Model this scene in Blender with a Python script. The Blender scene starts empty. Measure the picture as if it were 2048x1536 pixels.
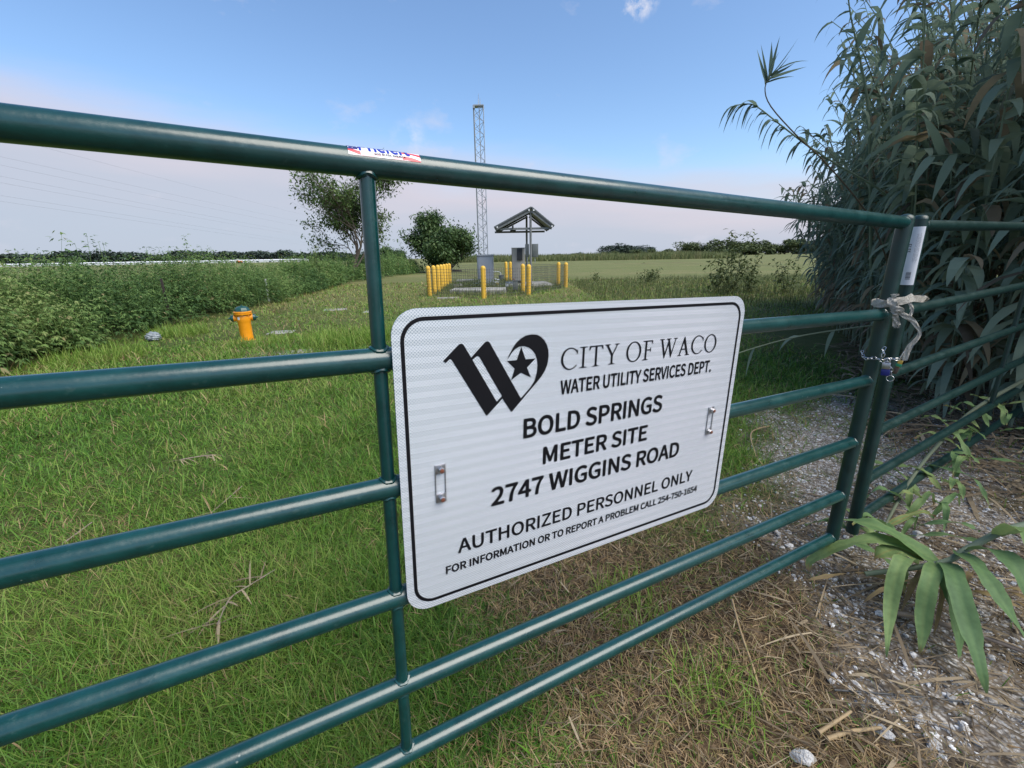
import bpy, bmesh, math, random
import numpy as np
from mathutils import Vector, Matrix
C = bpy.context.scene
COL = C.collection
PI = math.pi
R = math.radians
random.seed(4)
rng = np.random.default_rng(11)

# ------------------------------------------------------------------ camera
CAMH = 1.32
cd = bpy.data.cameras.new('camera')
cam = bpy.data.objects.new('camera', cd)
COL.objects.link(cam)
AX = Vector((0.99985, -0.004767, -0.016529)); AU = Vector((0.017203, 0.277044, 0.960703)); AF = Vector((0, 0.960845, -0.277085))
cam.matrix_world = Matrix(((AX.x, AU.x, -AF.x, 0), (AX.y, AU.y, -AF.y, 0), (AX.z, AU.z, -AF.z, CAMH), (0, 0, 0, 1)))
cd.sensor_fit = 'HORIZONTAL'; cd.sensor_width = 36; cd.lens = 881.0 / 2048 * 36
cd.clip_start = 0.03; cd.clip_end = 8000
C.camera = cam
C.view_settings.view_transform = 'Standard'; C.view_settings.look = 'None'
C.view_settings.gamma = 1; C.view_settings.exposure = 0.92
C.render.resolution_x = 1024; C.render.resolution_y = 768
C.cycles.max_bounces = 6; C.cycles.diffuse_bounces = 3; C.cycles.glossy_bounces = 3
C.cycles.transmission_bounces = 4; C.cycles.transparent_max_bounces = 6

# ------------------------------------------------------------------ sky and sun
SUN_EL, SUN_AZ = R(52), R(122)            # azimuth clockwise from +Y (behind the camera, to its right)
W = bpy.data.worlds.new('World'); C.world = W; W.use_nodes = True
nt = W.node_tree; nt.nodes.clear()
def N(tree, typ, **kw):
    n = tree.nodes.new(typ)
    for k, v in kw.items():
        if k.startswith('i_'):
            key = k[2:]
            n.inputs[int(key) if key.isdigit() else key].default_value = v
        else: setattr(n, k, v)
    return n
def math_n(tree, op, a, b=None, clamp=False):
    n = tree.nodes.new('ShaderNodeMath'); n.operation = op; n.use_clamp = clamp
    for i, v in enumerate((a, b)):
        if v is None: continue
        if isinstance(v, (int, float)): n.inputs[i].default_value = v
        else: tree.links.new(v, n.inputs[i])
    return n.outputs[0]
def mix_n(tree, fac, a, b, blend='MIX'):
    n = tree.nodes.new('ShaderNodeMix'); n.data_type = 'RGBA'; n.blend_type = blend
    for sock, v in ((n.inputs[0], fac), (n.inputs[6], a), (n.inputs[7], b)):
        if isinstance(v, (int, float)): sock.default_value = v
        elif isinstance(v, tuple): sock.default_value = v if len(v) == 4 else (*v, 1)
        else: tree.links.new(v, sock)
    return n.outputs[2]
def ramp_n(tree, fac, stops, interp='LINEAR'):
    n = tree.nodes.new('ShaderNodeValToRGB'); n.color_ramp.interpolation = interp
    e = n.color_ramp.elements
    while len(e) < len(stops): e.new(0.5)
    for i, (p, c) in enumerate(stops):
        e[i].position = p; e[i].color = c if len(c) == 4 else (*c, 1)
    if fac is not None: tree.links.new(fac, n.inputs[0])
    return n.outputs[0]
sky = N(nt, 'ShaderNodeTexSky', sky_type='NISHITA', sun_disc=False, sun_elevation=SUN_EL, sun_rotation=SUN_AZ, altitude=150, air_density=1.0, dust_density=1.2, ozone_density=1.6)
SKY_STRENGTH = 0.10
tc = N(nt, 'ShaderNodeTexCoord')
sep = N(nt, 'ShaderNodeSeparateXYZ'); nt.links.new(tc.outputs['Generated'], sep.inputs[0])
mp = N(nt, 'ShaderNodeMapping'); mp.inputs['Scale'].default_value = (1.2, 1.2, 7.0); nt.links.new(tc.outputs['Generated'], mp.inputs[0])
nz = N(nt, 'ShaderNodeTexNoise', i_Scale=1.6, i_Detail=5.0, i_Roughness=0.5); nt.links.new(mp.outputs[0], nz.inputs['Vector'])
# a thin veil of pinkish cloud low over the horizon, its upper edge ragged
el = math_n(nt, 'ADD', math_n(nt, 'ADD', sep.outputs[2], math_n(nt, 'MULTIPLY', sep.outputs[0], 0.10)), math_n(nt, 'MULTIPLY', math_n(nt, 'SUBTRACT', nz.outputs[0], 0.5), 0.16))
veil = ramp_n(nt, el, [(0.115, (1, 1, 1)), (0.225, (0, 0, 0))], 'EASE')
mp2 = N(nt, 'ShaderNodeMapping'); mp2.inputs['Scale'].default_value = (2.5, 2.5, 5.0); nt.links.new(tc.outputs['Generated'], mp2.inputs[0])
nz2 = N(nt, 'ShaderNodeTexNoise', i_Scale=2.3, i_Detail=6.0, i_Roughness=0.58); nt.links.new(mp2.outputs[0], nz2.inputs['Vector'])
puff = ramp_n(nt, nz2.outputs[0], [(0.60, (0, 0, 0)), (0.80, (1, 1, 1))])
veilcol = ramp_n(nt, el, [(0.0, (2.8, 3.15, 3.8)), (0.07, (3.0, 3.2, 3.8)), (0.12, (3.62, 3.45, 3.92)), (0.2, (3.6, 3.5, 4.1))])
tint = mix_n(nt, 1.0, sky.outputs[0], (0.92, 1.04, 1.14), 'MULTIPLY')
c1 = mix_n(nt, math_n(nt, 'MULTIPLY', veil, 0.97), tint, veilcol)
c2 = mix_n(nt, math_n(nt, 'MULTIPLY', puff, 0.55), c1, (4.2, 4.0, 4.5))
gn = N(nt, 'ShaderNodeTexNoise', i_Scale=26.0, i_Detail=7.0, i_Roughness=0.62); nt.links.new(tc.outputs['Generated'], gn.inputs['Vector'])
for dv, ci, st in (((0.2225, 0.8823, 0.4148), 0.9992, 1.4), ((-0.1898, 0.9554, 0.2261), 0.9992, 0.4), ((-0.09, 0.966, 0.215), 0.9993, 0.3)):
    dt = N(nt, 'ShaderNodeVectorMath', operation='DOT_PRODUCT'); nt.links.new(tc.outputs['Generated'], dt.inputs[0]); dt.inputs[1].default_value = dv
    near = N(nt, 'ShaderNodeMapRange'); near.inputs[1].default_value = ci; near.inputs[2].default_value = 1.0; nt.links.new(dt.outputs['Value'], near.inputs[0])
    cf = math_n(nt, 'MULTIPLY', math_n(nt, 'POWER', near.outputs[0], 1.3), ramp_n(nt, gn.outputs[0], [(0.44, (0, 0, 0)), (0.66, (1, 1, 1))]))
    c2 = mix_n(nt, math_n(nt, 'MULTIPLY', cf, st, True), c2, (5.0, 4.85, 5.1))
bgn = N(nt, 'ShaderNodeBackground', i_Strength=SKY_STRENGTH); nt.links.new(c2, bgn.inputs[0])
wo = N(nt, 'ShaderNodeOutputWorld'); nt.links.new(bgn.outputs[0], wo.inputs[0])
sl = bpy.data.lights.new('sun', 'SUN'); sl.energy = 2.4; sl.angle = R(50); sl.color = (1.0, 0.93, 0.82)
so = bpy.data.objects.new('sun', sl); COL.objects.link(so)
sd = Vector((math.sin(SUN_AZ) * math.cos(SUN_EL), math.cos(SUN_AZ) * math.cos(SUN_EL), math.sin(SUN_EL)))
so.rotation_euler = sd.to_track_quat('Z', 'Y').to_euler(); so.location = sd * 40

# ------------------------------------------------------------------ helpers
def tag(o, label=None, cat=None, group=None, kind=None):
    if label: o['label'] = label
    if cat: o['category'] = cat
    if group: o['group'] = group
    if kind: o['kind'] = kind
    return o
def empty(name, loc, label, cat, group=None, rotz=0.0):
    o = bpy.data.objects.new(name, None); COL.objects.link(o)
    o.location = loc; o.rotation_euler = (0, 0, rotz); o.empty_display_size = 0.1
    return tag(o, label, cat, group)
def obj(name, bm, mat, parent=None, smooth=None, loc=None):
    me = bpy.data.meshes.new(name)
    bmesh.ops.recalc_face_normals(bm, faces=bm.faces[:])
    bm.to_mesh(me); bm.free()
    for m in (mat if isinstance(mat, (list, tuple)) else [mat]): me.materials.append(m)
    if smooth is not None:
        me.polygons.foreach_set('use_smooth', [True] * len(me.polygons))
        if smooth < 180: me.set_sharp_from_angle(angle=R(smooth))
    o = bpy.data.objects.new(name, me); COL.objects.link(o)
    if parent is not None: o.parent = parent
    if loc is not None: o.location = loc
    return o
def mesh_np(name, V, F, mat, attrs=None, parent=None, smooth=False):
    V = np.asarray(V, np.float32).reshape(-1, 3); F = np.asarray(F, np.int32)
    me = bpy.data.meshes.new(name)
    k = F.shape[1]
    me.vertices.add(len(V)); me.vertices.foreach_set('co', V.ravel())
    me.loops.add(F.size); me.loops.foreach_set('vertex_index', F.ravel())
    me.polygons.add(len(F)); me.polygons.foreach_set('loop_start', np.arange(0, F.size, k, dtype=np.int32))
    me.polygons.foreach_set('loop_total', np.full(len(F), k, np.int32))
    me.polygons.foreach_set('use_smooth', np.full(len(F), bool(smooth)))
    for an, av in (attrs or {}).items():
        a = me.attributes.new(an, 'FLOAT', 'POINT'); a.data.foreach_set('value', np.asarray(av, np.float32))
    me.update(calc_edges=True); me.validate()
    me.materials.append(mat)
    o = bpy.data.objects.new(name, me); COL.objects.link(o)
    if parent is not None: o.parent = parent
    return o
def dup(root, loc=None, rotz=None, scale=None, label=None):
    r = root.copy(); COL.objects.link(r)
    if loc is not None: r.location = loc
    if rotz is not None: r.rotation_euler = (0, 0, rotz)
    if scale is not None: r.scale = scale
    if label: r['label'] = label
    for ch in list(root.children):
        c = ch.copy(); COL.objects.link(c); c.parent = r
        for g in ch.children:
            d = g.copy(); COL.objects.link(d); d.parent = c
    return r
def add_box(bm, c, s, rot=None, bev=0.0):
    r = bmesh.ops.create_cube(bm, size=1.0)
    vs = r['verts']
    M = Matrix.Translation(Vector(c)) @ (rot.to_4x4() if rot is not None else Matrix.Identity(4)) @ Matrix.Diagonal((s[0], s[1], s[2], 1))
    bmesh.ops.transform(bm, matrix=M, verts=vs)
    if bev > 0:
        es = list({e for v in vs for e in v.link_edges})
        bmesh.ops.bevel(bm, geom=es, offset=bev, segments=2, profile=0.5, affect='EDGES')
def frame_of(d, hint=None):
    d = Vector(d).normalized()
    h = Vector(hint) if hint is not None else (Vector((0, 0, 1)) if abs(d.z) < 0.9 else Vector((1, 0, 0)))
    a = d.cross(h).normalized(); b = a.cross(d).normalized()
    return a, b
def add_tube(bm, pts, r, seg=10, cap=True, closed=False):
    pts = [Vector(p) for p in pts]; n = len(pts)
    rs = r if isinstance(r, (list, tuple)) else [r] * n
    rings = []; a = None
    for i, p in enumerate(pts):
        if closed: d = pts[(i + 1) % n] - pts[i - 1]
        else: d = pts[min(i + 1, n - 1)] - pts[max(i - 1, 0)]
        d.normalize()
        if a is None: a, b = frame_of(d)
        else:
            a = (a - d * a.dot(d)).normalized(); b = a.cross(d).normalized()
        rings.append([bm.verts.new(p + (a * math.cos(2 * PI * k / seg) + b * math.sin(2 * PI * k / seg)) * rs[i]) for k in range(seg)])
    for i in range(n if closed else n - 1):
        A, B = rings[i], rings[(i + 1) % n]
        off = 0
        if closed and i == n - 1:      # match the rolled frame
            off = min(range(seg), key=lambda o: (A[0].co - B[o].co).length)
        for k in range(seg):
            bm.faces.new((A[k], A[(k + 1) % seg], B[(k + 1 + off) % seg], B[(k + off) % seg]))
    if cap and not closed:
        bm.faces.new(rings[0][::-1]); bm.faces.new(rings[-1])
def add_lathe(bm, prof, origin=(0, 0, 0), axis=(0, 0, 1), seg=24):
    d = Vector(axis).normalized(); a, b = frame_of(d); o = Vector(origin)
    rings = []
    for r, z in prof:
        if r < 1e-6: rings.append([bm.verts.new(o + d * z)])
        else: rings.append([bm.verts.new(o + d * z + (a * math.cos(2 * PI * k / seg) + b * math.sin(2 * PI * k / seg)) * r) for k in range(seg)])
    for A, B in zip(rings, rings[1:]):
        if len(A) == 1 and len(B) == 1: continue
        for k in range(seg):
            k2 = (k + 1) % seg
            if len(A) == 1: bm.faces.new((A[0], B[k2], B[k]))
            elif len(B) == 1: bm.faces.new((A[k], A[k2], B[0]))
            else: bm.faces.new((A[k], A[k2], B[k2], B[k]))
    if len(rings[0]) > 1: bm.faces.new(rings[0][::-1])
    if len(rings[-1]) > 1: bm.faces.new(rings[-1])
def add_prism(bm, pts, thick):
    """2-D outline in the x-y plane given depth along -z."""
    f = bm.faces.new([bm.verts.new((x, y, 0)) for x, y in pts])
    r = bmesh.ops.extrude_face_region(bm, geom=[f])
    bmesh.ops.translate(bm, vec=(0, 0, -thick), verts=[v for v in r['geom'] if isinstance(v, bmesh.types.BMVert)])

# ---- materials
def mat(name, col, rough=0.6, metal=0.0, var=0.15, scale=8.0, bump=0.0, bscale=60.0, coat=0.0, col2=None, amt=0.5, spec=0.5):
    m = bpy.data.materials.new(name); m.use_nodes = True; t = m.node_tree; t.nodes.clear()
    out = N(t, 'ShaderNodeOutputMaterial'); p = N(t, 'ShaderNodeBsdfPrincipled'); t.links.new(p.outputs[0], out.inputs[0])
    tc = N(t, 'ShaderNodeTexCoord')
    nz = N(t, 'ShaderNodeTexNoise', i_Scale=scale, i_Detail=5.0, i_Roughness=0.6); t.links.new(tc.outputs['Object'], nz.inputs['Vector'])
    lo = tuple(c * (1 - var) for c in col); hi = tuple(min(1, c * (1 + var)) for c in col)
    base = ramp_n(t, nz.outputs[0], [(0.3, lo), (0.7, hi)])
    if col2 is not None:
        nz2 = N(t, 'ShaderNodeTexNoise', i_Scale=scale * 2.7, i_Detail=6.0, i_Roughness=0.7); t.links.new(tc.outputs['Object'], nz2.inputs['Vector'])
        base = mix_n(t, ramp_n(t, nz2.outputs[0], [(1 - amt - 0.08, (0, 0, 0)), (min(1, 1 - amt + 0.08), (1, 1, 1))]), base, col2)
    t.links.new(base, p.inputs['Base Color'])
    p.inputs['Roughness'].default_value = rough; p.inputs['Metallic'].default_value = metal
    p.inputs['Specular IOR Level'].default_value = spec
    if coat: p.inputs['Coat Weight'].default_value = coat; p.inputs['Coat Roughness'].default_value = 0.17
    rr = ramp_n(t, nz.outputs[0], [(0.3, (rough * 0.8,) * 3), (0.7, (min(1, rough * 1.2),) * 3)]); t.links.new(rr, p.inputs['Roughness'])
    if bump:
        nb = N(t, 'ShaderNodeTexNoise', i_Scale=bscale, i_Detail=4.0); t.links.new(tc.outputs['Object'], nb.inputs['Vector'])
        b = N(t, 'ShaderNodeBump', i_Strength=bump, i_Distance=0.01); t.links.new(nb.outputs[0], b.inputs['Height']); t.links.new(b.outputs[0], p.inputs['Normal'])
    return m
def leaf_mat(name, stops, trans=0.25, rough=0.55, spec=0.3):
    """Leaf, blade or straw colour picked per leaf by its own 't' value."""
    m = bpy.data.materials.new(name); m.use_nodes = True; t = m.node_tree; t.nodes.clear()
    out = N(t, 'ShaderNodeOutputMaterial'); p = N(t, 'ShaderNodeBsdfPrincipled')
    at = N(t, 'ShaderNodeAttribute', attribute_name='t')
    c = ramp_n(t, at.outputs['Fac'], stops)
    t.links.new(c, p.inputs['Base Color']); p.inputs['Roughness'].default_value = rough; p.inputs['Specular IOR Level'].default_value = spec
    if trans > 0:
        tr = N(t, 'ShaderNodeBsdfTranslucent'); t.links.new(c, tr.inputs[0])
        mx = N(t, 'ShaderNodeMixShader'); mx.inputs[0].default_value = trans
        t.links.new(p.outputs[0], mx.inputs[1]); t.links.new(tr.outputs[0], mx.inputs[2]); t.links.new(mx.outputs[0], out.inputs[0])
    else: t.links.new(p.outputs[0], out.inputs[0])
    return m
def flat(name, col, rough=0.5, **k): return mat(name, col, rough, var=k.pop('var', 0.06), **k)
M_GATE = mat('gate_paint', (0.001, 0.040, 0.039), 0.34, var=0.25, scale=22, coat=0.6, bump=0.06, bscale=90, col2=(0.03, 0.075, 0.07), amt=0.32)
for _chip in (1,):                        # paint chips and dust specks
    t = M_GATE.node_tree; p_ = [q for q in t.nodes if q.type == 'BSDF_PRINCIPLED'][0]; src = p_.inputs['Base Color'].links[0].from_socket
    tcq = N(t, 'ShaderNodeTexCoord'); vq = N(t, 'ShaderNodeTexVoronoi', i_Scale=42.0); t.links.new(tcq.outputs['Object'], vq.inputs['Vector'])
    nq = N(t, 'ShaderNodeTexNoise', i_Scale=7.0, i_Detail=3.0); t.links.new(tcq.outputs['Object'], nq.inputs['Vector'])
    chip = math_n(t, 'LESS_THAN', vq.outputs['Distance'], math_n(t, 'MULTIPLY', math_n(t, 'SUBTRACT', nq.outputs[0], 0.5), 0.55))
    t.links.new(mix_n(t, math_n(t, 'MULTIPLY', chip, 0.8), src, (0.16, 0.20, 0.18)), p_.inputs['Base Color'])
M_GATE2 = mat('gate_paint_shaded', (0.003, 0.026, 0.023), 0.42, var=0.25, scale=22, coat=0.15)  # darker copy of the gate paint, shade put into its colour
M_BLACK = flat('black_vinyl', (0.004, 0.004, 0.006), 0.6, spec=0.2)
M_STEEL = mat('zinc_steel', (0.42, 0.43, 0.45), 0.32, 0.9, var=0.15, scale=90)
M_CHROME = mat('chain_steel', (0.55, 0.55, 0.56), 0.22, 1.0, var=0.15, scale=150)
M_RUST = mat('rusty_bolt', (0.16, 0.055, 0.03), 0.7, 0.2, var=0.4, scale=200)
M_CONC = mat('concrete', (0.31, 0.30, 0.27), 0.9, var=0.2, scale=6, bump=0.3, col2=(0.2, 0.19, 0.16), amt=0.35)
M_YEL = mat('bollard_yellow', (0.72, 0.43, 0.045), 0.55, var=0.16, scale=4, col2=(0.42, 0.25, 0.07), amt=0.34)
M_WIRE = flat('wire_steel', (0.10, 0.10, 0.10), 0.5, metal=0.4)
M_GALV = mat('galvanised', (0.36, 0.38, 0.39), 0.45, 0.6, var=0.15, scale=12)
M_BEAM = mat('canopy_steel', (0.20, 0.205, 0.20), 0.55, 0.3, var=0.2, scale=10, col2=(0.13, 0.125, 0.12), amt=0.3)
M_GREY = mat('grey_enclosure', (0.34, 0.355, 0.375), 0.5, var=0.06, scale=3)
M_DGREY = mat('dark_grey_box', (0.13, 0.145, 0.14), 0.5, var=0.1, scale=6)
M_DARK = mat('dark_panel', (0.045, 0.048, 0.05), 0.5, var=0.15, scale=8)
M_BEIGE = mat('beige_cabinet', (0.42, 0.39, 0.33), 0.5, var=0.06, scale=4)
M_WHITE = mat('white_paint', (0.78, 0.78, 0.76), 0.5, var=0.05, scale=4)
M_ORANGE = mat('hydrant_orange', (0.80, 0.30, 0.008), 0.4, var=0.06, scale=6, coat=0.2)
M_HGREEN = mat('hydrant_green', (0.012, 0.065, 0.055), 0.4, var=0.15, scale=14, coat=0.2)
M_BARK = mat('bark', (0.11, 0.085, 0.065), 0.95, var=0.35, scale=14, bump=0.5)
M_STONE = mat('white_limestone', (0.52, 0.515, 0.50), 0.95, var=0.25, scale=22, bump=0.8, bscale=140, col2=(0.30, 0.26, 0.21), amt=0.42)
M_STRAW = mat('dry_reed', (0.33, 0.24, 0.13), 0.75, var=0.3, scale=16)
M_ROPE = mat('cotton_webbing', (0.62, 0.58, 0.50), 0.95, var=0.25, scale=70, bump=0.9, bscale=500, col2=(0.42, 0.38, 0.31), amt=0.34)

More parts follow.
